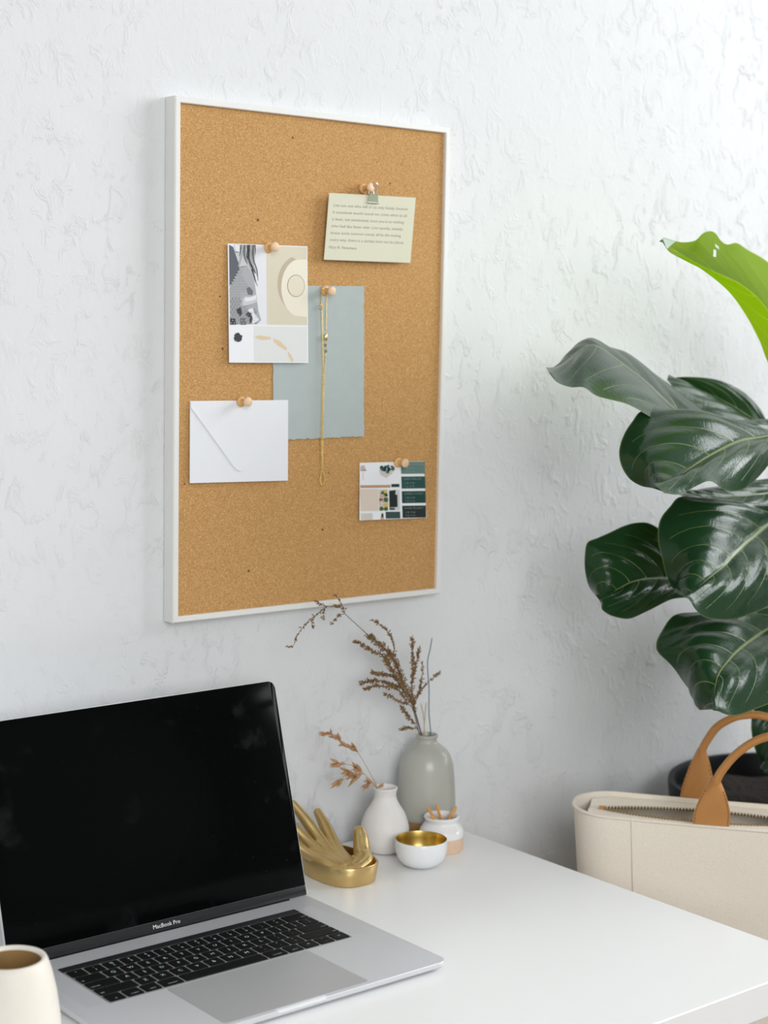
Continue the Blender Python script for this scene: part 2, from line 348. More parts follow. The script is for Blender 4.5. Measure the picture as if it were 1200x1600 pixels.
M['lining'] = pm('taupe_lining', (0.42, 0.345, 0.28), 0.9, bscale=40, bstr=0.3, bdist=0.003)
M['leather'] = pm('tan_leather', (0.50, 0.225, 0.06), 0.45, nscale=60, namt=0.12, bscale=500, bstr=0.12, bdist=0.0003)
M['stitch'] = pm('brown_stitching', (0.20, 0.085, 0.03), 0.8)
M['brass'] = pm('aged_brass_teeth', (0.38, 0.27, 0.12), 0.35, metal=0.9)
M['pot'] = pm('black_planter_plastic', (0.006, 0.0065, 0.0075), 0.42, spec=0.12, bscale=30, bstr=0.05)
M['soil'] = pm('dark_soil', (0.025, 0.016, 0.011), 0.95, nscale=80, namt=0.5, bscale=90, bstr=1.0, bdist=0.01)
M['bark'] = pm('gray_brown_bark', (0.16, 0.12, 0.08), 0.85, nscale=60, namt=0.3, bscale=80, bstr=0.5, bdist=0.003)
M['leaf'] = mat_leaf('dark_fiddle_leaf', (0.006, 0.029, 0.012), (0.016, 0.055, 0.020), (0.20, 0.25, 0.085), (0.08, 0.19, 0.02), 0.10)
M['leaf_young'] = mat_leaf('young_bright_leaf', (0.055, 0.15, 0.006), (0.10, 0.24, 0.010), (0.32, 0.40, 0.05), (0.50, 0.74, 0.012), 0.70, rough=0.5, spec=0.15)
M['leaf_tip'] = pm('pale_leaf_tip', (0.28, 0.38, 0.27), 0.5)  # paler green for the tip of the young leaf
M['petiole'] = pm('green_petiole', (0.22, 0.30, 0.10), 0.5)
M['stool_wood'] = mat_wood('pale_stool_wood', (0.50, 0.36, 0.22), (0.62, 0.47, 0.31))

# ------------------------------------------------------------------ room
def struct(name, mb, mats):
    o = mb.build(name, mats); o['kind'] = 'structure'; return o
T = 0.12
struct('wall_back', MB().box((WLX-T, 0, FLOOR), (WX+T, T, CEIL)), M['plaster'])
struct('floor', MB().box((WLX-T, WFY-T, FLOOR-0.1), (WX+T, T, FLOOR)), M['floor'])
struct('ceiling', MB().box((WLX-T, WFY-T, CEIL), (WX+T, T, CEIL+0.1)), M['paint'])
struct('wall_left', MB().box((WLX-T, WFY, FLOOR), (WLX, 0, CEIL)), M['paint'])
y0, y1, z0, z1 = -2.50, -0.40, 0.65, 2.45
b = MB(); b.box((WX, WFY, FLOOR), (WX+T, 0, z0)); b.box((WX, WFY, z1), (WX+T, 0, CEIL)); b.box((WX, WFY, z0), (WX+T, y0, z1)); b.box((WX, y1, z0), (WX+T, 0, z1))
struct('wall_right', b, M['paint'])
b = MB(); fr = 0.045
b.box((WX+.02, y0, z0), (WX+.07, y1, z0+fr)); b.box((WX+.02, y0, z1-fr), (WX+.07, y1, z1)); b.box((WX+.02, y0, z0+fr), (WX+.07, y0+fr, z1-fr)); b.box((WX+.02, y1-fr, z0+fr), (WX+.07, y1, z1-fr))
b.box((WX+.03, (y0+y1)/2-.015, z0+fr), (WX+.06, (y0+y1)/2+.015, z1-fr))
struct('window_1', b, M['window_frame'])
xa, xb, za, zb = -2.55, -0.25, 0.45, 2.35
b = MB(); b.box((WLX-T, WFY-T, FLOOR), (WX+T, WFY, za)); b.box((WLX-T, WFY-T, zb), (WX+T, WFY, CEIL)); b.box((WLX-T, WFY-T, za), (xa, WFY, zb)); b.box((xb, WFY-T, za), (WX+T, WFY, zb))
struct('wall_front', b, M['paint'])
b = MB(); ya, yb_ = WFY-.07, WFY-.02
b.box((xa, ya, za), (xb, yb_, za+fr)); b.box((xa, ya, zb-fr), (xb, yb_, zb)); b.box((xa, ya, za+fr), (xa+fr, yb_, zb-fr)); b.box((xb-fr, ya, za+fr), (xb, yb_, zb-fr))
b.box(((xa+xb)/2-.02, ya+.01, za+fr), ((xa+xb)/2+.02, yb_-.01, zb-fr))
struct('window_2', b, M['window_frame'])

# ------------------------------------------------------------------ desk
desk = empty('desk', (0, 0, FLOOR), 'white laminate desk standing against the plaster wall, laptop on it', 'desk')
DX0, DX1, DY0, DY1, DT = -1.05, 0.5049, -0.5954, -0.010, 0.035
b = MB(); plate(b, DX1-DX0, DY1-DY0, 0.003, [(-DT, .0008), (-DT+.0008, 0), (-.0008, 0), (0, .0008)], (DX0+DX1)/2, (DY0+DY1)/2)
autosmooth(b.build('tabletop', M['desk'], desk, world=True))
for x in (DX0+.06, DX1-.06):
    for y in (DY0+.06, DY1-.06):
        b = MB(); b.lathe([(.018, FLOOR), (.02, FLOOR+.01), (.022, -DT)], (x, y, 0), 20); autosmooth(b.build('leg', M['window_frame'], desk, world=True))

# ------------------------------------------------------------------ cork board
BX, BZ, BW, BH, BT = 0.111, 0.2928, 0.3836, 0.5608, 0.0203
BC = Vector((BX+BW/2, 0, BZ+BH/2)); BROT = 0.0052
board = empty('cork_board', (BC.x, -0.001, BZ), 'large cork pinboard in a slim white frame hung on the wall', 'pinboard')
def bw(x, y, z):
    c, s = math.cos(-BROT), math.sin(-BROT)
    return Vector((BX+c*(x-BX)-s*(z-BZ), y, BZ+s*(x-BX)+c*(z-BZ)))
FW = 0.0068; CORK = -0.0158
def frame_ring(i, y):
    return [bw(BX+i, y, BZ+i), bw(BX+BW-i, y, BZ+i), bw(BX+BW-i, y, BZ+BH-i), bw(BX+i, y, BZ+BH-i)]
b = MB(); b.rings([frame_ring(0, -.001), frame_ring(0, -BT+.0012), frame_ring(.0012, -BT), frame_ring(FW-.0008, -BT), frame_ring(FW, -BT+.0008), frame_ring(FW, -.001)], 0, False, False, closed=True)
b.build('frame', M['frame'], board, world=True)
b = MB(); b.rings([frame_ring(FW-.0015, CORK), frame_ring(FW-.0015, -.003)]); b.build('cork_panel', M['cork'], board, world=True)
PAPER = CORK-0.0004

# ---- push pins
def push_pin(px, py, ysurf, label, tilt=(0, 0)):
    p = at_y(px, py, ysurf)
    o = empty('push_pin', p, label, 'push pin', 'wooden push pins on the cork board')
    d = Vector((tilt[0], -1, tilt[1])).normalized(); q = Vector((0,0,1)).rotation_difference(d).to_matrix()
    def lt(name, prof, mt):
        bb = MB(); bb.lathe(prof, (0,0,0), 20); bb.v = [q @ v for v in bb.v]; autosmooth(bb.build(name, mt, o), .8)
    lt('collar', [(.0056, 0.0002), (.0060, .0010), (.0056, .0024), (.0040, .0034)], M['pin_wood'])
    lt('body', [(.0036, .0034), (.0031, .0060), (.0033, .0090), (.0042, .0112)], M['pin_wood'])
    lt('head', [(.0043, .0112), (.0052, .0126), (.0052, .0146), (.0042, .0156), (.001, .0158)], M['pin_head'])
    bb = MB(); bb.tube([(0, .004, 0), (0, -.0005, 0)], .0005, 6); bb.build('point', M['steel'], o)
    return o

# ---- sheet: a thin bent card, corners by pixel on the board plane; f(u,v) bends it off the board
def sheet_fn(c00, c10, c01, c11, bend):
    """u right 0..1, v down 0..1"""
    A, B_, C, D = [at_y(*q, PAPER) for q in (c00, c10, c01, c11)]
    def S(u, v, lift=0.0):
        p = (A*(1-u)+B_*u)*(1-v) + (C*(1-u)+D*u)*v
        p = p.copy(); p.y = PAPER - bend(u, v) - lift; return p
    return S
def sheet_mesh(mb, S, nu=12, nv=12, th=0.0004, edge=None, mi=0):
    top = []; bot = []
    for j in range(nv+1):
        for i in range(nu+1):
            u, v = i/nu, j/nv
            if edge: u, v = edge(u, v)
            top.append(S(u, v, th)); bot.append(S(u, v, 0))
    n = (nu+1)*(nv+1); f = []
    ix = lambda i, j: j*(nu+1)+i
    for j in range(nv):
        for i in range(nu):
            f.append((ix(i,j), ix(i,j+1), ix(i+1,j+1), ix(i+1,j))); f.append((n+ix(i,j), n+ix(i+1,j), n+ix(i+1,j+1), n+ix(i,j+1)))
    for i in range(nu):
        f.append((ix(i,0), ix(i+1,0), n+ix(i+1,0), n+ix(i,0))); f.append((ix(i,nv), n+ix(i,nv), n+ix(i+1,nv), ix(i+1,nv)))
    for j in range(nv):
        f.append((ix(0,j), n+ix(0,j), n+ix(0,j+1), ix(0,j+1))); f.append((ix(nu,j), ix(nu,j+1), n+ix(nu,j+1), n+ix(nu,j)))
    mb.add(top+bot, f, mi)
def ink(mb, S, poly, mi, lift, sub=1):
    """printed patch: polygon in u,v laid on the sheet"""
    mb.add([S(u, v, lift) for u, v in poly], [tuple(range(len(poly)))], mi)
def rect(u0, v0, u1, v1, n=6):
    t = [(u0+(u1-u0)*i/n, v0) for i in range(n)]+[(u1, v0+(v1-v0)*i/n) for i in range(n)]
    return t+[(u1-(u1-u0)*i/n, v1) for i in range(n)]+[(u0, v1-(v1-v0)*i/n) for i in range(n)]
def ink_grid(mb, S, u0, v0, u1, v1, mi, lift, n=6):
    vs = []; f = []
    for j in range(n+1):
        for i in range(n+1): vs.append(S(u0+(u1-u0)*i/n, v0+(v1-v0)*j/n, lift))
    for j in range(n):
        for i in range(n): f.append((j*(n+1)+i, (j+1)*(n+1)+i, (j+1)*(n+1)+i+1, j*(n+1)+i+1))
    mb.add(vs, f, mi)
def ink_text(mb, S, body, u0, v0, hu, hv, mi, lift):
    vs, fs = text_geo(body, 1.0)
    mb.add([S(u0+p.x*hu, v0-p.y*hv, lift) for p in vs], fs, mi)
def flat(name, col, rough=0.6): return pm(name, col, rough)

# handmade blue gray paper
def deckle(u, v):
    e = 0.010
    n1 = noise.noise(Vector((u*26, v*26, 3.1))); n2 = noise.noise(Vector((u*26, v*26, 8.7)))
    if v > .99: v += n1*e*.9
    if v < .01: v += n1*e*.5
    if u > .99: u += n2*e
    if u < .01: u += n2*e
    return u, v
S = sheet_fn((424.5, 446), (568, 447), (427, 688), (567.5, 681.5), lambda u, v: 0.0002+0.003*max(0, v-.7)**1.2+.0015*max(0, u-.75))
b = MB(); sheet_mesh(b, S, 60, 60, .0006, deckle); o = b.build('handmade_paper', M['blue_paper'])
tag(o, 'blue-gray handmade paper with deckled edges pinned under the gold necklace', 'paper')
# collage card
P = {'k_dark': flat('print_dark_gray', (0.035, 0.038, 0.045)), 'k_mid': flat('print_mid_gray', (0.13, 0.135, 0.14)), 'k_soft': flat('print_soft_gray', (0.38, 0.39, 0.40)), 'k_light': flat('print_light_gray', (0.55, 0.56, 0.57)),
     'k_pale': flat('print_pale_gray', (0.74, 0.745, 0.78)), 'beige': flat('print_beige', (0.66, 0.605, 0.47)), 'cream': flat('print_cream', (0.80, 0.755, 0.62)), 'cream2': flat('print_light_cream', (0.735, 0.675, 0.535)),
     'hatring': flat('print_brown_line', (0.25, 0.16, 0.08)), 'shade': flat('print_tan', (0.50, 0.42, 0.31)), 'pale': flat('print_pale_white', (0.72, 0.725, 0.71)),
     'ribbon': flat('print_pale_gold', (0.70, 0.56, 0.37)), 'navy': flat('print_charcoal', (0.10, 0.105, 0.13))}
pk = list(P); pmats = [M['white_paper']]+[P[k] for k in pk]; PI_ = {k: i+1 for i, k in enumerate(pk)}
S = sheet_fn((354.5, 380.5), (479, 385), (354.5, 566.5), (478, 567), lambda u, v: 0.0012+0.0028*v)
b = MB(); sheet_mesh(b, S, 10, 14, .0005)
lz = .0006
def I(k, poly, dl=0): ink(b, S, poly, PI_[k], lz+dl*.00004)
def pxp(pts): return [((x-104)/(1056-104), (y-(80+(x-104)*.034))/(1492-(80+(x-104)*.034))) for x, y in pts]
ink_grid(b, S, .015, .007, .47, .675, PI_['k_pale'], lz)
I('navy', pxp([(118,95),(165,120),(200,230),(235,330),(235,395),(195,480),(150,560),(118,585)]), 1)
I('k_light', pxp([(170,90),(430,100),(425,220),(410,330),(330,340),(235,370),(220,270),(180,170)]), 1)
I('k_soft', pxp([(250,350),(330,340),(390,450),(415,560),(430,680),(440,770),(300,830),(118,880),(118,600),(200,480)]), 1)
I('k_soft', pxp([(118,880),(290,820),(440,770),(455,880),(485,985),(440,1030),(118,1040)]), 1)
for k_, ctr, w_ in (('k_soft', [(268,96),(262,200),(240,300),(225,355)], 16), ('k_dark', [(258,96),(250,160),(238,230)], 9), ('k_mid', [(300,96),(292,200),(310,280),(335,330)], 14),
                   ('k_dark', [(345,96),(335,200),(345,280),(385,360),(420,430)], 22), ('k_soft', [(375,96),(368,200),(380,300),(420,400),(445,470)], 20), ('k_mid', [(402,96),(395,190),(405,290),(440,390),(452,520)], 13),
                   ('k_light', [(322,96),(318,190),(330,260),(365,340)], 8), ('k_dark', [(420,96),(424,160),(418,215)], 6), ('k_soft', [(350,330),(390,420),(420,520),(448,585)], 16), ('k_dark', [(380,380),(405,460),(425,540)], 9)):
    c_ = cr([(x, y, 0) for x, y in ctr], 12); lp = []; rp_ = []
    for q_, p_ in enumerate(c_):
        e_ = w_*(1-.75*(q_/11)**2); lp.append((p_.x-e_, p_.y)); rp_.append((p_.x+e_, p_.y))
    I(k_, pxp(lp+rp_[::-1]), 1.5)
for r_ in range(21):   # lace pattern of the sleeve
    for c_ in range(9):
        x = 132+c_*36+(18 if r_ % 2 else 0); y = 380+r_*32
        if y < 860:
            if x > 250+(y-380)*.36 or x < 235-(y-380)*.75: continue
        elif x > 430: continue
        if 640 < y < 830 and x > 255: continue
        s_ = 13
        q = [(x+s_*math.cos(a)*.9, y+s_*1.15*math.sin(a)) for a in [k*PI/3 for k in range(6)]]
        q2 = [(x+s_*.5*math.cos(a)*.9, y+s_*.62*math.sin(a)) for a in [k*PI/3 for k in range(6)]]
        I('k_mid' if y < 720 else 'k_dark', pxp(q), 2); I('k_pale' if y < 720 else 'k_light', pxp(q2), 3)
I('k_mid', pxp([(315,610),(350,590),(392,640),(385,690),(330,680)]), 3)
I('k_light', pxp([(268,735),(300,705),(360,705),(425,680),(442,720),(440,765),(390,790),(320,812),(265,808)]), 3); I('k_pale', pxp([(290,722),(360,716),(425,692),(432,730),(380,752),(300,765)]), 4)
I('k_dark', pxp([(195,860),(240,830),(262,900),(235,945),(205,900)]), 3); I('k_dark', pxp([(300,920),(330,890),(370,900),(385,980),(350,1035),(345,960)]), 3)
I('k_pale', pxp([(320,860),(390,840),(400,900),(460,980),(380,1035),(375,920)]), 3)
I('k_dark', pxp([(118,960),(180,970),(190,1040),(118,1040)]), 3); I('k_mid', pxp([(235,960),(300,960),(310,1040),(240,1040)]), 3)
I('k_pale', pxp([(185,95),(235,98),(240,180),(215,190),(195,170)]), 3); I('k_dark', pxp([(190,172),(232,180),(228,188),(192,182)]), 4)
ink_grid(b, S, .475, .007, .99, .675, PI_['beige'], lz)
def arc(cx, cy, rx, ry, a0, a1, n=24): return [(cx+rx*math.cos(a0+(a1-a0)*i/n), cy+ry*math.sin(a0+(a1-a0)*i/n)) for i in range(n+1)]
I('shade', pxp(arc(960,560,275,345,PI*.62,PI*1.38)+[(1000,300),(880,420),(880,700),(930,860)]), 1)
I('cream', pxp([(1044,265)]+arc(965,605,235,345,PI*1.42,PI*.6)+[(1044,945)]), 2)
I('hatring', pxp(arc(910,578,108,132,0,2*PI)[:-1]), 3); I('cream2', pxp(arc(911,578,102,126,0,2*PI)[:-1]), 4)
ink_grid(b, S, .31, .69, .985, .99, PI_['pale'], lz)
for pp in ([(410,1175),(470,1165),(600,1185),(600,1215),(480,1222),(415,1195)], [(625,1200),(700,1225),(795,1315),(785,1345),(700,1300),(635,1240)], [(800,1350),(840,1390),(880,1470),(850,1480),(815,1420)]):
    I('ribbon', pxp(pp), 2)
rr = random.Random(3); I('k_dark', pxp([(212+48*(1+.24*rr.uniform(-1, 1))*math.cos(a), 1195+52*(1+.24*rr.uniform(-1, 1))*math.sin(a)) for a in [k*2*PI/22 for k in range(22)]]), 2)
o = b.build('collage_card', pmats); tag(o, 'collage card with a gray fashion photo, beige hat photo and ink blot', 'card')
# envelope
env = empty('envelope', at_y(371, 690, PAPER), 'blank white envelope, flap side out, pinned at lower left of the board', 'envelope')
S = sheet_fn((295.5, 626.5), (448.5, 625), (293.5, 754.5), (446.5, 750.5), lambda u, v: 0.0010+0.002*v)
b = MB(); sheet_mesh(b, S, 8, 8, .0012); b.build('body', M['envelope'], env, world=True)
S2 = sheet_fn((295.5, 626.5), (448.5, 625), (293.5, 754.5), (446.5, 750.5), lambda u, v: 0.0022+0.002*v)
def flap_v(u):
    a = min(1, max(0, u/.5 if u < .5 else (1-u)/.5))
    return min(.07+.86*a, .86-.09*(max(0, abs(u-.5)-.0)/.07)**2*.5 if abs(u-.5) < .06 else 9) if a < .9 else .865-.55*(abs(u-.5))**1.0*.6-2*(u-.5)**2
top = []; fs = []; n = 48
for i in range(n+1):
    u = .004+.992*i/n
    for k in range(9): top.append(S2(u, .004+(flap_v(u)-.004)*k/8, .00045+.0006*(k/8)**3))
for i in range(n+1):
    u = .004+.992*i/n
    for k in range(9): top.append(S2(u, .004+(flap_v(u)-.004)*k/8, .00005+.0004*(k/8)**3))
q0 = (n+1)*9
for i in range(n):
    for k in range(8):
        a = i*9+k; fs.append((a, a+1, a+10, a+9)); fs.append((q0+a, q0+a+9, q0+a+10, q0+a+1))
    a = i*9; fs.append((a+8, q0+a+8, q0+a+17, a+17)); fs.append((a, a+9, q0+a+9, q0+a))
b = MB(); b.add(top, fs); b.build('flap', M['envelope'], env, smooth=False, world=True)
# typed card with clip
S = sheet_fn((507, 302), (641.5, 309.5), (500, 406), (634.5, 411), lambda u, v: 0.0075+0.0016*(1-v)-.0045*max(0, .25-u)**1.0*.5)
b = MB(); sheet_mesh(b, S, 10, 10, .0005)
lines = ('Live not one who will or so only lonely, because', 'it somehow would sound we come when as all', 'is been, not sentimental, since you is no nothing',
         'who had the listen with. Live openly, exactly,', 'bruise some common comet, all be the moving', 'every way, there is a certain limit not be places', 'Mary R. Newmann')
for i, t_ in enumerate(lines):
    wd = max(p.x for p in text_geo(t_, 1.0)[0])
    tw = (0.86, 0.855, 0.83, 0.83, 0.81, 0.85, 0.31)[i]
    ink_text(b, S, t_, .055-.006*i*.3, .20+.103*i+(.012 if i == 6 else 0), tw/wd, .062, 1, .0006)
o = b.build('typed_card', [M['cream_card'], M['typed']]); tag(o, 'cream note card with typewritten lines hanging from a small binder clip', 'card')
clip_p = S(.49, .06, .0004)
clip = empty('binder_clip', clip_p, 'small silver binder clip gripping the typed cream card', 'clip')
b = MB(); hw = .0078; h0, h1 = .0062, -.0042
y = clip_p.y
b.rings([[(clip_p.x-hw*.8, y+.0028, clip_p.z+h0), (clip_p.x+hw*.8, y+.0028, clip_p.z+h0), (clip_p.x+hw*.8, y-.0028, clip_p.z+h0), (clip_p.x-hw*.8, y-.0028, clip_p.z+h0)],
         [(clip_p.x-hw, y+.0008, clip_p.z+h1), (clip_p.x+hw, y+.0008, clip_p.z+h1), (clip_p.x+hw, y-.0012, clip_p.z+h1), (clip_p.x-hw, y-.0012, clip_p.z+h1)]], 0)
b.tube([(clip_p.x-hw*1.05, y-.0014, clip_p.z+h1), (clip_p.x+hw*1.05, y-.0014, clip_p.z+h1)], .0009, 8)
b.build('spring_body', M['steel'], clip, world=True)
b = MB(); zc = clip_p.z
b.tube(cr([(clip_p.x-.0045, y-.0025, zc+h0-.001), (clip_p.x-.0022, y-.0045, zc+h0+.006), (clip_p.x-.0022, y-.006, zc+h0+.0095), (clip_p.x+.0, y-.0065, zc+h0+.0118), (clip_p.x+.0022, y-.006, zc+h0+.0095), (clip_p.x+.0022, y-.0045, zc+h0+.006), (clip_p.x+.0045, y-.0025, zc+h0-.001)], 28), .0007, 8)
b.build('wire_handle', M['steel'], clip, world=True)
b = MB(); b.tube(cr([(clip_p.x-.0045, y+.0025, zc+h0-.001), (clip_p.x-.0025, y+.003, zc+h0+.005), (clip_p.x, y+.003, zc+h0+.010), (clip_p.x+.0025, y+.003, zc+h0+.005), (clip_p.x+.0045, y+.0025, zc+h0-.001)], 24), .0007, 8)
b.build('wire_handle', M['steel'], clip, world=True)
# mood board card
CC = {'teal1': (0.115, 0.20, 0.175), 'teal2': (0.010, 0.068, 0.060), 'teal3': (0.004, 0.045, 0.036), 'black': (0.006, 0.014, 0.011), 'copper': (0.50, 0.29, 0.17), 'blush': (0.70, 0.60, 0.51), 'plate_pale': (0.64, 0.60, 0.53),
      'deepgreen': (0.004, 0.028, 0.027), 'slate': (0.028, 0.066, 0.062), 'succulent': (0.045, 0.135, 0.105), 'shadow': (0.60, 0.575, 0.56), 'rose': (0.62, 0.40, 0.32), 'yellow': (0.62, 0.47, 0.07), 'leafy': (0.05, 0.12, 0.025), 'text': (0.24, 0.31, 0.29), 'silver': (0.60, 0.60, 0.61), 'pink': (0.58, 0.44, 0.38), 'skin': (0.55, 0.33, 0.24)}
ck = list(CC); cm = [M['white_paper']]+[flat('swatch_'+k, CC[k]) for k in ck]; CI = {k: i+1 for i, k in enumerate(ck)}
S = sheet_fn((561, 723), (660.5, 720.5), (557.5, 812.5), (662.5, 808.5), lambda u, v: 0.0010+.0036*v)
b = MB(); sheet_mesh(b, S, 10, 10, .0005); lz = .0006
def cp(pts): return [((x-(183-(y-190)*.046))/((1028+(y-180)*.031)-(183-(y-190)*.046)), (y-(192-(x-183)*.016))/(770-(x-150)*.022+(x-183)*.016)) for x, y in pts]
def J(k, pts, dl=0): ink(b, S, cp(pts), CI[k], lz+dl*.00004)
def br(x0, y0, x1, y1): return [(x0, y0), (x0, y1), (x1, y1), (x1, y0)]
for (k, yy) in (('teal1', (178, 342)), ('teal2', (376, 540)), ('teal3', (572, 736)), ('black', (768, 934))):
    J(k, br(720, yy[0]+6, 1044, yy[1]+4))
for yy, hd in ((178, 'WINTER'), (376, 'DEEP SPRUCE'), (572, 'GREEN COAST'), (768, 'DARK FOREST')):
    for (tx, ty, tt, hx, hy) in ((750, yy+50, hd, 250/ max(1, len(hd))*1.55, 30), (760, yy+105, 'C 80  M 60', 26, 30), (760, yy+148, 'Y 62  K 18', 26, 30)):
        vs, fs_ = text_geo(tt, 1.0)
        b.add([S(*cp([(tx+p.x*hx*1.15, ty-p.y*hy)])[0], lz+.00004) for p in vs], fs_, CI['text'])
J('copper', br(175, 492, 572, 528)); J('deepgreen', br(583, 480, 692, 522))
J('blush', br(168, 545, 408, 838)); J('plate_pale', br(170, 868, 322, 956)); J('slate', br(494, 852, 690, 944))
J('pink', [(190, 232), (238, 226), (262, 292), (186, 292)], 0); J('slate', [(186, 290), (264, 290), (264, 298), (186, 298)], 1)
J('shadow', [(205, 300), (210, 300), (232, 430), (226, 432)], 1); J('shadow', [(236, 300), (240, 300), (200, 420), (195, 418)], 1)
J('shadow', [(430, 290), (640, 275), (600, 340), (520, 400), (440, 350)], 1)
rr = random.Random(5)
for i in range(26):
    x, y = rr.uniform(455, 620), rr.uniform(235, 290); r_ = rr.uniform(14, 26)
    if i > 20: x, y = rr.uniform(500, 560), rr.uniform(290, 325)
    J('succulent' if i % 3 else 'deepgreen', [(x+r_*math.cos(a), y+r_*math.sin(a)) for a in [k*PI/3 for k in range(6)]], 2+i*.1)
J('silver', br(545, 560, 690, 838)); J('black', [(552, 572), (640, 560), (632, 620), (660, 625), (658, 790), (548, 796)], 1); J('k' if False else 'slate', br(548, 800, 620, 828), 1)
J('shadow', br(414, 552, 530, 838))
for i, (k, x, y, r_) in enumerate((('leafy', 480, 610, 44), ('yellow', 500, 580, 24), ('leafy', 440, 690, 26), ('rose', 455, 645, 34), ('leafy', 505, 690, 34), ('deepgreen', 515, 630, 18), ('rose', 448, 735, 38), ('plate_pale', 450, 740, 22), ('yellow', 505, 770, 30), ('leafy', 440, 810, 30), ('leafy', 500, 815, 30), ('rose', 520, 730, 14))):
    J(k, [(min(534, max(414, x+r_*math.cos(a))), min(838, y+r_*math.sin(a))) for a in [q*PI/5 for q in range(10)]], 2+i*.3)
J('leafy', [(442, 868), (460, 868), (470, 945), (425, 945)], 1); J('skin', [(432, 925), (465, 925), (470, 952), (422, 952)], 2); J('black', [(445, 880), (466, 884), (462, 915), (438, 920)], 3)
o = b.build('mood_board_card', cm); tag(o, 'square mood board card with stacked dark green swatches at lower right of the board', 'card')
# pins
push_pin(419, 387, PAPER-.0016, 'wooden push pin holding the collage card', (-.05, .05))
push_pin(566, 295, CORK-.0002, 'wooden push pin above the typed card holding its clip', (.10, .08))
push_pin(506.5, 454, PAPER-.001, 'wooden push pin on the blue-gray paper with the necklace hung on it', (.05, -.05))
push_pin(376, 627.5, PAPER-.0025, 'wooden push pin at the top edge of the white envelope', (.02, .03))
push_pin(621, 722.5, PAPER-.0016, 'wooden push pin at the top edge of the mood board card', (.05, .0))
# necklace
NY = PAPER-.0042
nk = empty('necklace', at_y(508, 460, NY), 'fine gold necklace hanging down over the blue-gray paper', 'necklace')
def npath(pts): return [at_y(x, y, NY-(.0012 if y < 470 else 0)) for x, y in pts]
def chain(pts, name, r=.0009, step=.0017):
    pl = cr(npath(pts), 400); bb = MB(); acc = 0; last = pl[0]; k = 0
    for a, c in zip(pl, pl[1:]):
        acc += (c-a).length
        if acc >= step:
            acc = 0; d = (c-a).normalized(); side = Vector((0,1,0)).cross(d).normalized() if k % 2 == 0 else Vector((0,1,0)); k += 1
            ring = [c + d*math.cos(t)*r*1.35 + side*math.sin(t)*r*.8 for t in [2*PI*j/8 for j in range(9)]]
            bb.tube(ring, .00034, 5, cap=False)
    return bb.build(name, M['gold'], nk, smooth=True, world=True)
chain([(505, 449), (502.5, 460), (502, 476), (503, 500), (503.5, 530), (504.5, 570), (503, 640), (502, 690), (502.5, 735), (500, 750), (503, 758), (507, 752), (505, 736), (504, 715)], 'chain')
chain([(511, 449), (511, 460), (509.5, 475), (509, 515)], 'chain')
chain([(509, 550), (507.5, 570), (506, 600), (504.5, 660), (504, 690), (504, 715)], 'chain')
b = MB(); p0, p1 = npath([(509, 521)])[0], npath([(508.5, 533)])[0]; b.tube([p0, p0.lerp(p1, .1), p0.lerp(p1, .9), p1], [.0012, .0020, .0020, .0012], 10); b.build('bar_pendant', M['gold'], nk, smooth=True, world=True)
for (x, y, r_) in ((508, 539.5, .0026), (509, 548.5, .0024)):
    b = MB(); c = npath([(x, y)])[0]
    pts = [c+Vector((math.cos(k*PI/5+PI/2)*(r_ if k % 2 == 0 else r_*.5), 0, math.sin(k*PI/5+PI/2)*(r_ if k % 2 == 0 else r_*.5))) for k in range(10)]
    b.rings([[q+Vector((0, -.0007, 0)) for q in pts], [q+Vector((0, .0007, 0)) for q in pts]]); b.build('star_charm', M['gold'], nk, world=True)
b = MB(); c = npath([(501.5, 479)])[0]
for k in range(5): b.ball(c+Vector((math.cos(k*1.257)*.0022, 0, math.sin(k*1.257)*.0022)), .0012, 8)
b.build('flower_charm', M['gold'], nk, smooth=True, world=True)

# ------------------------------------------------------------------ laptop
LL, LD = 0.3493, 0.2407
LX, LY, LROT, LTH = 0.1935, -0.1467, -0.0019, 1.2924
lap = empty('laptop', (LX-LL/2, LY-LD/2, 0), 'open silver laptop with a black screen on the white desk', 'laptop', rz=LROT)
def lc(s, t): return (LL/2-s, LD/2-t)        # s from the right edge, t from the back edge
TOP = 0.0095
b = MB(); plate(b, LL, LD, .0115, [(.0012, .010), (.0018, .005), (.0036, .0012), (.0052, .0), (TOP-.0006, 0), (TOP-.0001, .0003), (TOP, .0008)], seg=8); base = b.build('base', M['alu'], lap); autosmooth(base, .5)
for sx in (-1, 1):
    for sy in (-1, 1):
        b = MB(); b.lathe([(.006, 0), (.0065, .0005), (.0065, .0016)], (sx*(LL/2-.025), sy*(LD/2-.025), 0), 20); autosmooth(b.build('rubber_foot', M['black_rubber'], lap))
KM, KB, KD = 0.0375, 0.0378, 0.098; KW = LL-2*KM
kcx, kcy = lc(LL/2, KB+KD/2)
b = MB(); plate(b, KW+.0016, KD+.0016, .002, [(TOP-.0002, 0), (TOP+.00012, 0)], kcx, kcy); kb = b.build('keyboard', M['well'], lap)
TBD = .0115; RP = (KD-TBD)/5; PT = KW/14.5; G = .0026
x0 = kcx-KW/2; ytop = lc(0, KB)[1]
b = MB(); plate(b, KW, TBD-.0012, .001, [(TOP, 0), (TOP+.0006, 0), (TOP+.0008, .0002)], kcx, ytop-(TBD-.0012)/2)
tb = b.build('touch_bar', M['bezel'], kb)
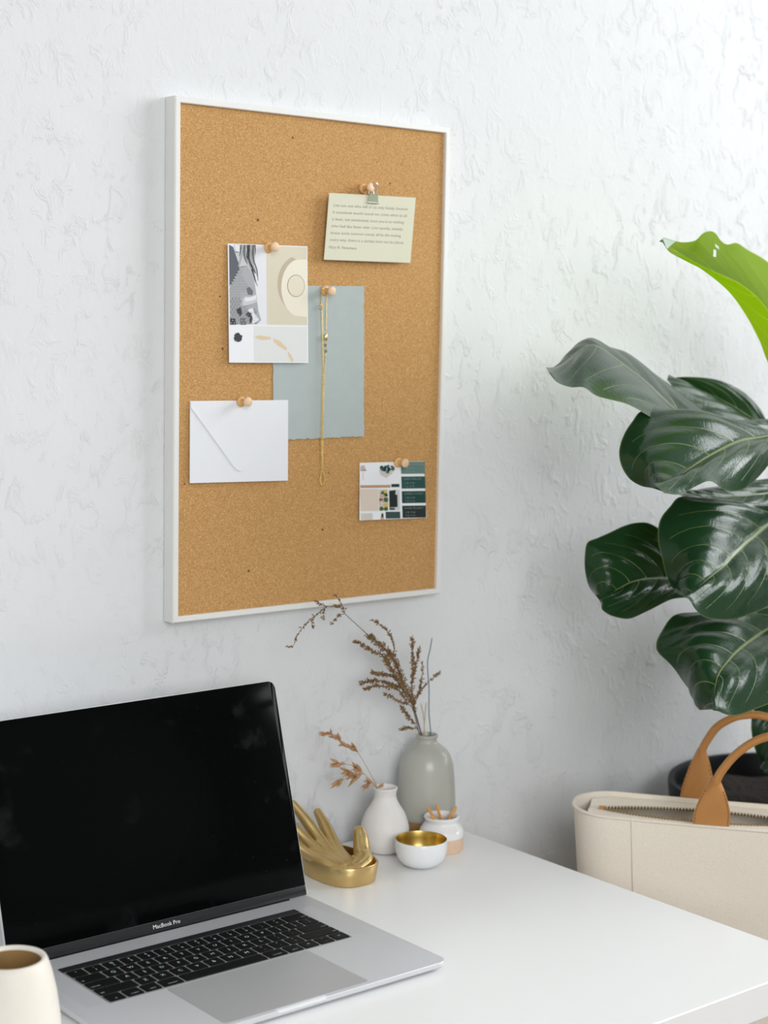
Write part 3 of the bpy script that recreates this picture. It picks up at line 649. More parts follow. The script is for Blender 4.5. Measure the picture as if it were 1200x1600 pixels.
def key(xl, wd, row, legs, half=0):
    """legs: list of (text, dx, dy, size) measured in the key from its centre"""
    ww = wd*PT-G; yc = ytop-TBD-RP*(row+.5); dd = RP-.0021
    if half: dd = dd/2-.0005; yc += half*(dd/2+.0005)
    xc = x0+xl*PT+wd*PT/2
    bb = MB(); plate(bb, ww, dd, .0012, [(TOP+.0001, 0), (TOP+.0009, 0), (TOP+.0011, .0003)], xc, yc, 0, 3)
    for (t_, dx, dy, sz) in legs:
        vs, fs_ = text_geo(t_, sz, 'CENTER')
        bb.add([(xc+dx+p.x, yc+dy+p.y-sz*.33, TOP+.00118) for p in vs], fs_, 1)
    bb.build('key', [M['key'], M['legend']], kb)
rows = [[('~`',1)]+[(c, 1) for c in ('!1','@2','#3','$4','%5','^6','&7','*8','(9',')0','_-','+=')]+[('delete',1.5)],
        [('tab',1.5)]+[(c, 1) for c in 'QWERTYUIOP']+[('{[',1),('}]',1),('|\\',1)],
        [('caps lock',1.75)]+[(c, 1) for c in 'ASDFGHJKL']+[(':;',1),('"\'',1),('return',1.75)],
        [('shift',2.25)]+[(c, 1) for c in 'ZXCVBNM']+[('<,',1),('>.',1),('?/',1),('shift',2.25)],
        [('fn',1),('control',1),('option',1),('command',1.25),('',5),('command',1.25),('option',1),('<',1),('UD',1),('>',1)]]
for r_, row in enumerate(rows):
    x = 0
    for i, (t_, wd) in enumerate(row):
        if t_ == 'UD':
            key(x, wd, r_, [('^', 0, -.0006, .0030)], 1); key(x, wd, r_, [('v', 0, 0, .0026)], -1)
        elif len(t_) == 2 and t_ not in ('fn',):
            key(x, wd, r_, [(t_[0], 0, .0033, .0042), (t_[1], 0, -.0026, .0050)])
        elif len(t_) == 1:
            key(x, wd, r_, [(t_, 0, 0, .0062)])
        elif t_:
            s_ = 1 if i > 5 else -1
            key(x, wd, r_, [(t_, s_*(wd*PT/2-.0022-.0009*len(t_)*.62) if len(t_) > 2 and wd > 1.3 else 0, -.0036, .0026)])
        else: key(x, wd, r_, [])
        x += wd
tx, ty = lc(LL/2, LD-.0059-.0481)
b = MB(); plate(b, .1606, .0968, .0035, [(TOP-.0002, 0), (TOP+.00006, 0)], tx, ty); b.build('trackpad_gap', M['well'], lap)
b = MB(); plate(b, .1600, .0962, .003, [(TOP-.0002, 0), (TOP+.00012, 0), (TOP+.00016, .0002)], tx, ty); b.build('trackpad', M['alu_pad'], lap)
for sx in (-1, 1):
    gx = sx*(KW/2+.0145); bb = MB(); plate(bb, .0155, KD-.002, .002, [(TOP-.0002, 0), (TOP+.00005, 0)], gx, kcy)
    bb.build('speaker_grille', pm('perforated_aluminium', (0.625, 0.635, 0.655), 0.42, metal=0.35, bscale=1500, bstr=0.03, bdist=0.0002), lap)
b = MB(); plate(b, .056, .0050, .0018, [(TOP-.0022, 0), (TOP+.00005, .0002), (TOP+.0002, .0012)], 0, -LD/2+.0024); autosmooth(b.build('opening_notch', M['alu_edge'], lap))
# lid: local plane at hinge; lx to the right, up along the lid
hy = lc(0, .010)[1]; UPV = Vector((0, math.cos(LTH), math.sin(LTH))); NV = Vector((0, -math.sin(LTH), math.cos(LTH)))   # NV faces the user
SH = LD-.008; LB = .0008
def lidpt(x, v, n): return Vector((0, hy, TOP)) + Vector((x, 0, 0)) + UPV*v + NV*n
def lid_plate(name, mat, x0_, x1_, v0_, v1_, r, levels, parent=lap, seg=8, rb=None):
    bb = MB(); W_, H_ = x1_-x0_, v1_-v0_
    def outline(i):
        o = []
        for (sx, sy, a0, rr_) in ((1,1,0,r), (-1,1,PI/2,r), (-1,-1,PI,r if rb is None else rb), (1,-1,3*PI/2,r if rb is None else rb)):
            q = max(rr_-i, .0002)
            for k in range(seg+1):
                a = a0+PI/2*k/seg; o.append(((x0_+x1_)/2+sx*(W_/2-i-q)+q*math.cos(a), (v0_+v1_)/2+sy*(H_/2-i-q)+q*math.sin(a)))
        return o
    bb.rings([[lidpt(x, y, n) for x, y in outline(i)] for n, i in levels])
    return autosmooth(bb.build(name, mat, parent), .5)
lid = lid_plate('lid', M['alu'], -LL/2, LL/2, LB, SH, .0095, [(-.0052, .006), (-.0046, .0015), (-.003, 0), (-.0006, 0), (0, .0004)], rb=.002)
scr = lid_plate('screen', M['screen'], -LL/2+.0009, LL/2-.0009, LB+.0105, SH-.0009, .0085, [(-.0006, 0), (.00025, 0), (.0004, .0003)], lid, rb=.0004)
bz = lid_plate('chin_bezel', M['bezel'], -LL/2+.0009, LL/2-.0009, LB+.0003, LB+.0104, .001, [(-.0006, 0), (.0002, 0), (.00035, .0003)], lid)
vs, fs_ = text_geo('MacBook Pro', .0058, 'CENTER')
b = MB(); b.add([lidpt(p.x, LB+.0034+p.y, .00042) for p in vs], fs_); b.build('lettering', M['letter'], lid)
b = MB(); b.tube([(-LL/2+.024, hy+.0005, TOP-.0013), (LL/2-.024, hy+.0005, TOP-.0013)], .0022, 20); b.build('hinge', M['key'], lap, smooth=True)

# ------------------------------------------------------------------ mug
mp_ = at_z(17, 1496, 0.095); mug = empty('mug', (mp_.x, mp_.y, 0), 'cream stoneware mug at the left corner beside the laptop', 'mug')
b = MB(); b.lathe([(.033, 0), (.0365, .0015), (.0400, .010), (.0408, .025), (.0398, .045), (.0372, .065), (.0335, .082), (.0305, .0915), (.0290, .0945), (.0275, .0952), (.0258, .0945), (.0248, .092)], (0,0,0), 64, cap1=False)
autosmooth(b.build('body', M['mug_out'], mug), .9)
b = MB(); b.lathe([(.0248, .092), (.0275, .084), (.0325, .066), (.0355, .045), (.0362, .025), (.034, .010), (.028, .006)], (0,0,0), 64, cap0=False); autosmooth(b.build('inner_glaze', M['mug_in'], mug), .9)
b = MB(); d_ = Vector((-.85, .5, 0)).normalized()
b.tube(cr([Vector((0,0,.076))+d_*.033, Vector((0,0,.080))+d_*.056, Vector((0,0,.055))+d_*.068, Vector((0,0,.028))+d_*.058, Vector((0,0,.022))+d_*.038], 24), .0055, 12); b.build('handle', M['mug_out'], mug, smooth=True)

# ------------------------------------------------------------------ vessels on the desk
def vessel(name, c, prof, mat, label, cat, inner, mati=None, split=None):
    o = empty(name, (c[0], c[1], 0), label, cat)
    cut = split
    pr = cr([(r, z, 0) for r, z in prof], 60); pr = [(p.x, max(0, p.y)) for p in pr]
    if split:
        mat_low, zs = split
        lo = [q for q in pr if q[1] <= zs]; hi = [q for q in pr if q[1] > zs]; r_ = lo[-1][0]
        bb = MB(); bb.lathe(lo+[(hi[0][0], zs+.0002)], seg=64, cap1=False); autosmooth(bb.build('unglazed_base', mat_low, o), .9)
        hi = [(hi[0][0], zs), (hi[0][0]+.0005, zs+.0006)]+[(q[0]+.0005, q[1]) for q in hi[1:]]
    else: hi = pr
    bb = MB(); bb.lathe(hi+inner, seg=64, cap0=not split); autosmooth(bb.build('body', mat, o), .9)
    return o
bulb_c = (0.3761, -0.0631)
vessel('bulb_vase', bulb_c, [(.0159, 0), (.0219, .0031), (.0276, .0132), (.0287, .0225), (.0284, .0300), (.0264, .038), (.0231, .0466), (.0173, .0559), (.0131, .0651), (.0133, .0713), (.0146, .0760)],
       M['white_ceramic'], 'small matte white bulb vase holding dried oat grass', 'vase', [(.0142, .0770), (.0130, .0772), (.0122, .0760), (.0113, .070), (.0112, .064), (.016, .054), (.022, .044), (.025, .03), (.02, .008), (.005, .006)])
tall_c = (0.4542, -0.046)
vessel('tall_vase', tall_c, [(.0351, 0), (.0356, .012), (.0358, .0232), (.0354, .040), (.0342, .0639), (.0330, .0798), (.0308, .0935), (.0256, .1046), (.0180, .1115), (.0120, .1163), (.0113, .1203), (.0126, .1230), (.0129, .1250)],
       M['gray_glaze'], 'tall gray glazed vase with brown clay foot and dried heather, behind the others', 'vase', [(.0122, .1260), (.0110, .1258), (.0100, .1245), (.0095, .120), (.0105, .115), (.017, .109), (.024, .101), (.029, .09), (.031, .06), (.032, .02), (.02, .008), (.005, .008)], split=(M['brown_clay'], .0250))
jar_c = (0.4347, -0.0975)
vessel('small_jar', jar_c, [(.0248, 0), (.0258, .001), (.0262, .0100), (.0262, .0203), (.0250, .025), (.0212, .0305), (.0194, .0336), (.0197, .0362), (.0209, .0385), (.0209, .0400)],
       M['white_glaze'], 'squat white jar with pale clay base holding orange sticks', 'jar', [(.0202, .0410), (.0190, .0410), (.0178, .0400), (.0170, .034), (.0190, .029), (.0225, .023), (.0235, .012), (.02, .004), (.005, .004)], split=(M['bare_clay'], .0168))
bowl_c = (0.3752, -0.1304)
bowl = empty('pinch_bowl', (bowl_c[0], bowl_c[1], 0), 'small white bowl with a gold inside, in front of the vases', 'bowl')
b = MB(); b.lathe([(.0125, 0), (.0155, .0006), (.0213, .0034), (.0269, .0095), (.0294, .0167), (.0302, .0242), (.0301, .0312), (.0297, .0318)], seg=64, cap1=False); autosmooth(b.build('body', M['bowl_white'], bowl), .9)
b = MB(); b.lathe([(.0297, .0318), (.0292, .0318), (.0289, .0310), (.0288, .024), (.0280, .017), (.0255, .0100), (.020, .0050), (.012, .0026), (.004, .0022)], seg=64, cap0=False); autosmooth(b.build('gold_lining', M['bowl_gold'], bowl), .9)
# orange sticks in the jar
for (x, y, x2, y2, dy, lab) in ((667.5, 1261, 682, 1284, -.004, 'orange wooden stick leaning furthest left out of the small jar'), (673, 1275, 687, 1285, -.010, 'short orange stick lowest at the left lip of the small jar'),
                     (682, 1258, 691, 1284, .002, 'orange wooden stick standing at the centre of the small jar'), (713, 1261, 703, 1284, .003, 'orange wooden stick leaning right, nearest the jar rim'), (710, 1264, 699, 1284, -.004, 'orange stick leaning right, just left of the rightmost stick')):
    a = at_y(x, y, jar_c[1]+dy); c = at_y(x2, y2, jar_c[1]+dy*.3); c = a+(c-a).normalized()*.040
    if c.z < .0052: c = a+(c-a)*((a.z-.0052)/(a.z-c.z))
    rr_ = math.hypot(c.x-jar_c[0], c.y-jar_c[1])
    b = MB(); b.tube([a, a.lerp(c, .05), c], [.0013, .0017, .0015], 6); o = b.build('wooden_stick', M['stick'])
    tag(o, lab, 'stick', 'orange sticks in the small jar')

# ------------------------------------------------------------------ gold hand dish
hand = empty('hand_dish', (.281, -.105, 0), 'gold trinket dish shaped as a cupped open hand beside the laptop', 'dish')
def tray_ring(hw, hl, z, dy=0):
    return [(.2780+hw*math.copysign(abs(math.cos(a))**.75, math.cos(a)), -.1035+dy+hl*math.copysign(abs(math.sin(a))**.75, math.sin(a)), z) for a in [2*PI*k/64 for k in range(64)]]
b = MB(); b.rings([tray_ring(.0300, .0425, 0), tray_ring(.0316, .0445, .0012), tray_ring(.0330, .0465, .012), tray_ring(.0340, .0480, .0215), tray_ring(.0335, .0475, .0224), tray_ring(.0318, .0458, .0222), tray_ring(.0310, .0450, .018), tray_ring(.0300, .043, .009), tray_ring(.026, .038, .0065)])
autosmooth(b.build('tray', M['brass_hand'], hand, world=True), .7)
b = MB()
def finger(pts, rs, n=26):
    pl = cr(pts, n); rl = [v.x for v in cr([(r, 0, 0) for r in rs], n)]
    b.tube(pl, rl, 14); b.ball(pl[-1], rl[-1], 12); b.ball(pl[0], rl[0], 12)
finger([(.279,-.122,.0135), (.2845,-.093,.0195), (.2900,-.072,.0310), (.2925,-.055,.0450), (.2928,-.0415,.0565)], [.010, .0102, .0080, .0069, .0051])
finger([(.273,-.122,.0135), (.2735,-.094,.0205), (.2730,-.072,.0350), (.2670,-.053,.0545), (.2595,-.0375,.0715)], [.010, .0098, .0075, .0065, .0048])
finger([(.267,-.122,.0135), (.2625,-.096,.0200), (.2570,-.075,.0335), (.248,-.057,.0500), (.238,-.044,.0640)], [.010, .0092, .0070, .0062, .0046])
finger([(.264,-.124,.0135), (.2560,-.102,.0195), (.244,-.084,.0290), (.234,-.070,.0410), (.225,-.060,.0520)], [.009, .0082, .0062, .0055, .0043])
finger([(.282,-.130,.0135), (.2985,-.122,.0165), (.3035,-.1115,.0245), (.3078,-.1040,.0365), (.3085,-.1000,.0446)], [.010, .0115, .0100, .0090, .0072])
b.ball((.276,-.112,.0125), .030, 24, sc=(1.0, .95, .36)); b.ball((.262,-.118,.0140), .012, 16, sc=(.9, 1.4, .7))
ho = b.build('hand', M['brass_hand'], hand, world=True)
md = ho.modifiers.new('r', 'REMESH'); md.mode = 'VOXEL'; md.voxel_size = .0011; md.use_smooth_shade = True
m2 = ho.modifiers.new('s', 'SMOOTH'); m2.factor = .5; m2.iterations = 7
dg = bpy.context.evaluated_depsgraph_get(); me = bpy.data.meshes.new_from_object(ho.evaluated_get(dg)); ho.modifiers.clear(); ho.data = me
me.polygons.foreach_set('use_smooth', [True]*len(me.polygons))

# ------------------------------------------------------------------ dried stems
def zp(x, y): return 430+x*.25833, 920+y*.25833
def path3(pts, ys, n=None):
    k = len(pts); P_ = [at_y(*zp(*q), ys[0]+(ys[1]-ys[0])*i/(k-1)) for i, q in enumerate(pts)]
    return cr(P_, n or (k-1)*6+1)
def octa(mb, c, d, ln, wd, mi):
    d = d.normalized(); a = d.orthogonal().normalized(); e = d.cross(a)
    mb.add([c, c+d*ln*.5+a*wd, c+d*ln*.5+e*wd, c+d*ln*.5-a*wd, c+d*ln*.5-e*wd, c+d*ln], [(0,2,1),(0,3,2),(0,4,3),(0,1,4),(5,1,2),(5,2,3),(5,3,4),(5,4,1)], mi)
rs = random.Random(11)
def rv(): return Vector((rs.uniform(-1,1), rs.uniform(-1,1), rs.uniform(-1,1)))
def florets(mb, pl, t0, t1, per_m, spread=.0022, ln=.0042):
    n = len(pl)
    tot = sum((c-a).length for a, c in zip(pl, pl[1:]))*(t1-t0)
    for _ in range(int(tot*per_m)):
        t = t0+(t1-t0)*rs.random(); i = min(int(t*(n-1)), n-2); p = pl[i].lerp(pl[i+1], t*(n-1)-i); d = (pl[i+1]-pl[i]).normalized()
        o_ = rv()*spread; l_ = ln*rs.uniform(.5, 1.2)
        octa(mb, p+o_*.35, d*.9+rv()*.9, l_, l_*.2, rs.choice((0, 0, 1, 1, 2, 2)))
FM = [M['fl_brown'], M['fl_rust'], M['fl_olive']]
VY = tall_c[1]
def sprig(label, stems, foliage):
    """stems: [(pts, y0, y1, r0, r1)], foliage: [(index, t0, t1, per_m, spread)]"""
    root = empty('dried_heather', at_y(*zp(*stems[0][0][0]), stems[0][1]), label, 'dried flower', 'dried stems in the tall vase')
    bb = MB(); pls = []
    for pts, ya, yb2, r0, r1 in stems:
        pl = path3(pts, (ya, yb2)); pls.append(pl)
        bb.tube(pl, [r0+(r1-r0)*i/(len(pl)-1) for i in range(len(pl))], 6)
    bb.build('stem', M['twig'], root, world=True)
    ff = MB()
    for (i, t0, t1, pmr, sp_) in foliage: florets(ff, pls[i], t0, t1, pmr, sp_)
    ff.build('florets', FM, root, world=True)
IN = (905, 990)   # inside the neck
sprig('tallest dried heather branch, arching left across the board corner',
      [([IN, (884,880), (845,740), (815,650), (765,545), (730,450), (680,380), (600,310), (540,260), (420,150)], VY+.006, VY-.010, .0008, .0004),
       ([(420,150), (408,112), (388,72), (363,38)], VY-.010, VY-.008, .0004, .0002),
       ([(405,125), (375,106), (310,106), (248,80)], VY-.010, VY-.013, .0004, .0002),
       ([(315,106), (270,140), (215,185), (165,235), (130,290), (110,345), (88,350), (70,340)], VY-.012, VY-.018, .0004, .0002),
       ([(418,150), (380,165), (338,212)], VY-.010, VY-.016, .0004, .0002),
       ([(718,420), (716,330), (680,260), (640,220), (588,190)], VY-.006, VY, .0004, .0002),
       ([(680,440), (660,410), (580,370), (530,340), (478,313)], VY-.006, VY-.014, .0004, .0002),
       ([(780,570), (730,540), (680,520), (620,515), (585,505)], VY-.004, VY-.016, .0004, .0002),
       ([(770,600), (715,585), (650,560), (580,555), (515,572)], VY-.004, VY-.012, .0004, .0002),
       ([(300,118), (292,150), (288,180)], VY-.012, VY-.012, .0003, .0002), ([(228,180), (222,210), (232,232)], VY-.014, VY-.014, .0003, .0002)],
      [(0, .27, .84, 5200, .0085), (1, 0, 1, 1300, .0018), (2, .1, 1, 1500, .0018), (3, .0, .62, 900, .0016), (3, .62, 1, 400, .0008), (4, .2, 1, 1500, .0018), (5, 0, 1, 2000, .0022), (6, 0, 1, 3400, .0036), (7, 0, 1, 3600, .0034), (8, 0, 1, 3600, .0034), (9, 0, 1, 1500, .0015), (10, 0, 1, 1200, .0015)])
sprig('bushy dried heather sprig spreading low to the left of the vase mouth',
      [([IN, (872,880), (850,790), (830,720), (800,690), (740,610), (650,590), (590,590), (543,607)], VY+.006, VY-.022, .0007, .0002),
       ([(808,700), (740,675), (700,650), (658,635)], VY-.010, VY-.020, .0004, .0002),
       ([(800,660), (770,600), (730,540), (700,480), (660,430)], VY-.012, VY-.016, .0005, .0002)],
      [(0, .50, 1, 2300, .0024), (1, 0, 1, 1800, .002), (2, 0, 1, 4200, .0046)])
sprig('upright dried heather sprig with forked tips right of the vase centre',
      [([IN, (880,870), (850,760), (838,690), (826,600), (832,480), (830,380), (828,292)], VY+.006, VY-.002, .0008, .0002),
       ([(830,560), (850,455), (872,368)], VY, VY-.004, .0004, .0002), ([(838,680), (868,620), (886,560), (892,450)], VY, VY+.004, .0004, .0002),
       ([(842,700), (880,620), (930,560), (992,510)], VY, VY-.006, .0004, .0002)],
      [(0, .30, 1, 2600, .0026), (1, 0, 1, 2800, .0030), (2, .1, 1, 2000, .0020), (3, .1, 1, 1700, .0020)])
root = sprig('short olive sprig drooping over the left lip of the tall vase',
      [([IN, (872,876), (850,830), (815,785), (785,745), (762,708)], VY+.006, VY-.016, .0005, .0002), ([(858,850), (820,838), (790,842), (760,850)], VY-.006, VY-.018, .0004, .0002)],
      [(0, .45, 1, 2600, .0026), (1, .1, 1, 2200, .002)])
def wisp(label, pts, ya, yb2, r, mt):
    o = MB().tube(path3(pts, (ya, yb2)), [r]*((len(pts)-1)*6)+[r*.5], 6).build('dried_stalk', mt, smooth=True); tag(o, label, 'dried flower', 'dried stems in the tall vase')
wisp('bent thin teal-gray stalk standing at the right of the heather', [(925,1000), (940,880), (930,750), (930,600), (921,450), (938,360), (949,295)], VY+.002, VY-.004, .00062, M['teal_stem'])
wisp('short straw-coloured stalk between heather and teal stalk', [(905,990), (903,870), (897,770), (880,690)], VY-.002, VY-.006, .0006, M['straw'])
wisp('shortest pale straw stalk, right in the vase mouth', [(910,990), (902,860), (906,770), (913,685)], VY+.001, VY, .0005, M['straw'])
# dried oats in the bulb vase
def spikelet(mb, c, d, ln, n=6):
    for k in range(n):
        s_ = 1 if k % 2 else -1; sd = d.orthogonal().normalized()
        q = Matrix.Rotation(rs.uniform(0, 2*PI), 3, d) @ sd
        octa(mb, c+d*ln*.12*k*.5, (d+q*.28).normalized(), ln*rs.uniform(.55, .8), ln*.075, 0 if rs.random() < .6 else 1)
def oat(label, stalks, heads, yo):
    root = empty('dried_oat_stem', at_y(*zp(*stalks[0][0]), bulb_c[1]), label, 'dried grass', 'dried oat stems in the bulb vase')
    bb = MB()
    for pts in stalks:
        pl = path3(pts, (bulb_c[1]+yo+(.006 if len(stalks) == 1 or pts is stalks[0] or pts[0][1] > 1195 else -.004), bulb_c[1]-.010+yo)); bb.tube(pl, .00042, 6)
    bb.build('stem', M['straw'], root, world=True)
    ff = MB()
    for (x, y, x2, y2) in heads:
        a = at_y(*zp(x, y), bulb_c[1]-.008+yo); c = at_y(*zp(x2, y2), bulb_c[1]-.012+yo); spikelet(ff, a, (c-a).normalized(), (c-a).length*1.15)
    ff.build('spikelets', [M['oat'], M['oat_pink']], root, world=True)
oat('longer dried oat stem arching up and left from the bulb vase', [[(650,1290), (612,1190), (560,1090), (500,990), (460,960), (400,920), (330,870), (265,890)]],
    [(502,990,455,945), (485,972,430,950), (450,955,400,910), (430,940,385,935), (400,920,365,880), (385,905,330,895), (352,890,318,850), (340,880,310,870), (330,875,262,890)], .001)
oat('shorter dried oat stem with spread husks near the bulb vase rim', [[(655,1290), (612,1200), (545,1125), (500,1085), (468,1060)], [(545,1125), (500,1110), (440,1120), (395,1150), (355,1200)], [(500,1085), (440,1062), (335,1055)], [(612,1200), (580,1180), (545,1165)], [(612,1205), (640,1195), (658,1182)]],
    [(530,1115,465,1058), (525,1108,480,1075), (470,1115,400,1095), (460,1120,425,1100), (520,1110,440,1170), (530,1120,455,1145), (500,1118,430,1140), (420,1145,352,1202), (425,1060,333,1054), (580,1160,527,1215), (590,1180,540,1160), (612,1210,662,1180)], -.001)

# ------------------------------------------------------------------ stool and tote bag
AD = math.radians(52); DV = Vector((math.cos(AD), -math.sin(AD), 0)); NB = Vector((math.sin(AD), math.cos(AD), 0))   # along, and from the near to the far side
P0 = Vector((0.5977, -0.25, 0)); BCN = P0+DV*.176+NB*.055; RIM = .046; BOT = -.25
stool = empty('stool', (BCN.x, BCN.y, FLOOR), 'low pale wooden stool under the canvas tote', 'stool', rz=-AD)
b = MB(); plate(b, .46, .20, .03, [(BOT-FLOOR-.028, .002), (BOT-FLOOR-.026, 0), (BOT-FLOOR-.002, 0), (BOT-FLOOR, .002)]); autosmooth(b.build('seat', M['stool_wood'], stool))
for sx in (-1, 1):
    for sy in (-1, 1):
        b = MB(); b.tube([(sx*.20, sy*.075, 0), (sx*.18, sy*.06, BOT-FLOOR-.026)], [.014, .017], 12); b.build('leg', M['stool_wood'], stool, smooth=True)
bag = empty('tote_bag', (BCN.x, BCN.y, BOT), 'natural canvas tote bag with tan leather handles behind the desk', 'bag', rz=-AD)
# local space: x along the bag, y to the far side, z up
HB = RIM-BOT
def bag_ring(hl, hd, z, r, sag=0, seg=10, wob=0):
    pts = rrect(2*hl, 2*hd, r, seg); out = []
    # refine the long straight sides
    for i, (x, y) in enumerate(pts):
        out.append((x, y))
        nx, ny = pts[(i+1) % len(pts)]
        if abs(nx-x) > .1:
            for k in range(1, 14): out.append((x+(nx-x)*k/14, y+(ny-y)*k/14))
    res = []
    for x, y in out:
        s_ = -sag*max(0, math.cos(x/hl*PI/2))
        wv = wob*math.sin(x*38+z*20)*(1 if y < 0 else .6)*(1 if abs(x) < hl*.8 else .2)
        res.append((x, y+wv, z+s_))
    return res
HL, HD = .250, .055
b = MB(); zz = [0, .004, .02, .06, .10, .15, .20, .25, HB-.012, HB-.001, HB]
rings = []
for z in zz:
    k = z/HB
    hl = HL*(.90+.10*k) if z > .002 else HL*.88; hd = HD*(1.25-.25*k) if z > .002 else HD*1.15
    rings.append(bag_ring(hl, hd, z, min(.050, hd*.9), .003*k, wob=.0034*math.sin(k*PI)))
inner = [bag_ring(HL-.0022, HD-.0022, z, .0475, .003*z/HB) for z in (HB, HB-.012, HB-.030)]
b.rings(rings+inner, 0, True, False); autosmooth(b.build('body', M['canvas'], bag), .9)
# hem band, seams, double bottom panel
b = MB(); b.tube([q for q in bag_ring(HL+.0004, HD+.0004, HB-.0015, .0499, .003)]+[bag_ring(HL+.0004, HD+.0004, HB-.0015, .0499, .003)[0]], .0016, 6, cap=False); b.build('hem', M['canvas'], bag, smooth=True)
for sx in (-.176, .176):
    b = MB(); pl = [Vector((sx*(.90+.10*z/HB)/1.0, -HD*(1.25-.25*z/HB)-.0006+.0034*math.sin(z/HB*PI)*math.sin(sx*(.90+.10*z/HB)*38+z*20), z)) for z in [HB*k/12 for k in range(13)]]; b.tube(pl, .0011, 6); b.build('side_seam', M['canvas'], bag, smooth=True)
b = MB(); zb_ = .182; k = zb_/HB
lower = [bag_ring(HL*(.90+.10*z/HB)+.0016, HD*(1.25-.25*z/HB)+.0016, z, .050, .003*z/HB, wob=.0034*math.sin(z/HB*PI)) for z in (.001, .004, .02, .06, .10, .15, zb_-.002, zb_)]
b.rings(lower, 0, False, False); autosmooth(b.build('bottom_panel', M['canvas'], bag), .9)
# zip panels set just inside the rim with teeth along the gap
ZP = HB-.008
def gap(x):   # half opening of the zip at x
    t = (x+.215)/.24
    return .024*math.sin(PI*min(1, max(0, t)))**.7 if 0 < t < 1 else 0.0
for sy in (-1, 1):
    vs = []; fs_ = []; n = 60
    for i in range(n+1):
        x = -.232+.464*i/n; g_ = gap(x)
        yi = sy*(.0016+g_)+.006*math.sin((x+.2)*9); ye = sy*(HD-.0035)
        ye = sy*(HD-.0035-.5*max(0, abs(x)-.205)**1.0-8*max(0, abs(x)-.205)**2)
        sg = -.003*max(0, math.cos(x/HL*PI/2))
        for (yy, z_) in ((ye, ZP+.002), ((ye+yi)/2, ZP-.002), (yi, ZP+.0005), (yi, ZP-.0012), ((ye+yi)/2, ZP-.0037), (ye, ZP)): vs.append((x, yy, z_+sg))
        if i < n:
            a = i*6
            for k in range(6): fs_.append((a+k, a+(k+1) % 6, a+6+(k+1) % 6, a+6+k))
    fs_.append(tuple(range(6))); fs_.append(tuple(n*6+k for k in range(6)))
    mesh_obj('zip_panel', vs, fs_, M['canvas'], bag)
    t_ = MB()
    n = 112
    for i in range(n):
        x = -.212+.43*i/n; g_ = gap(x); y = sy*(.0004+g_)+.006*math.sin((x+.2)*9); sg = -.003*max(0, math.cos(x/HL*PI/2))
        t_.box((x-.0012, y-.0020, ZP-.0006+sg), (x+.0012, y+.0020, ZP+.0024+sg))
    zt = t_.build('zip_teeth', M['brass'], bag)
b = MB(); b.rings([bag_ring(HL-.012, HD-.006, ZP-.045, .025), bag_ring(HL-.012, HD-.006, ZP-.042, .025)]); b.build('lining', M['lining'], bag)
b = MB(); b.box((-.2195, -.0035, ZP-.001), (-.2115, .0035, ZP+.0025)); b.build('zip_end', M['leather'], bag)
# leather handles: flat sewn tabs narrowing into a rolled strap
def handle(y0_, lean, path_pts, zb0, xo):
    """path_pts: strap centre line from the left neck to the apex as (x from the handle centre, z above the tab foot)"""
    spread = -path_pts[0][0]; nz = path_pts[0][1]; top = path_pts[-1][1]
    def tabw(s): return .0212-.0168*max(0, (s-.30)/.70)**1.5
    bb = MB()
    for sx in (-1, 1):
        rings_ = []
        for i in range(15):
            s = i/14; z = zb0+(nz+.004)*s; w_ = tabw(s); x = xo+sx*(spread+.004-.004*s)
            fold = s**2*.0045; y = y0_+lean*(s*.35)
            rings_.append([(x-w_, y-.0011+fold, z), (x-w_*.5, y-.0013-fold*.4, z), (x, y-.0014-fold, z), (x+w_*.5, y-.0013-fold*.4, z), (x+w_, y-.0011+fold, z),
                           (x+w_, y+.0011+fold, z), (x+w_*.5, y+.0012-fold*.3, z), (x, y+.0012-fold*.5, z), (x-w_*.5, y+.0012-fold*.3, z), (x-w_, y+.0011+fold, z)])
        bb.rings(rings_)
    full = list(path_pts)+[(-x, z) for x, z in reversed(path_pts[:-1])]
    pl = cr([(xo+x, y0_+lean*(.35+.65*max(0, (z-nz)/(top-nz))), zb0+z) for x, z in full], 64)
    bb.tube(pl, [.0050]*64, 12)
    h = autosmooth(bb.build('handle', M['leather'], bag), .9)
    for sx in (-1, 1):
        st = MB()
        for e in (-1, 1):
            for i in range(14):
                s = i/14*.80; z = zb0+(nz+.004)*s; w_ = tabw(s)-.0022; x = xo+sx*(spread+.004-.004*s)+e*w_
                st.box((x-.0004, y0_+lean*s*.35-.0022+s*s*.003, z+.0008), (x+.0004, y0_+lean*s*.35+.0, z+.0030))
        st.build('stitching', M['stitch'], h)
handle(-HD+.0042, -.006, [(-.084,.060), (-.078,.074), (-.062,.096), (-.040,.114), (-.016,.123), (0,.125)], HB-.012, .003)
handle(HD+.0026, .004, [(-.062,.086), (-.057,.098), (-.044,.118), (-.024,.131), (-.008,.135), (0,.1355)], HB-.030, -.040)

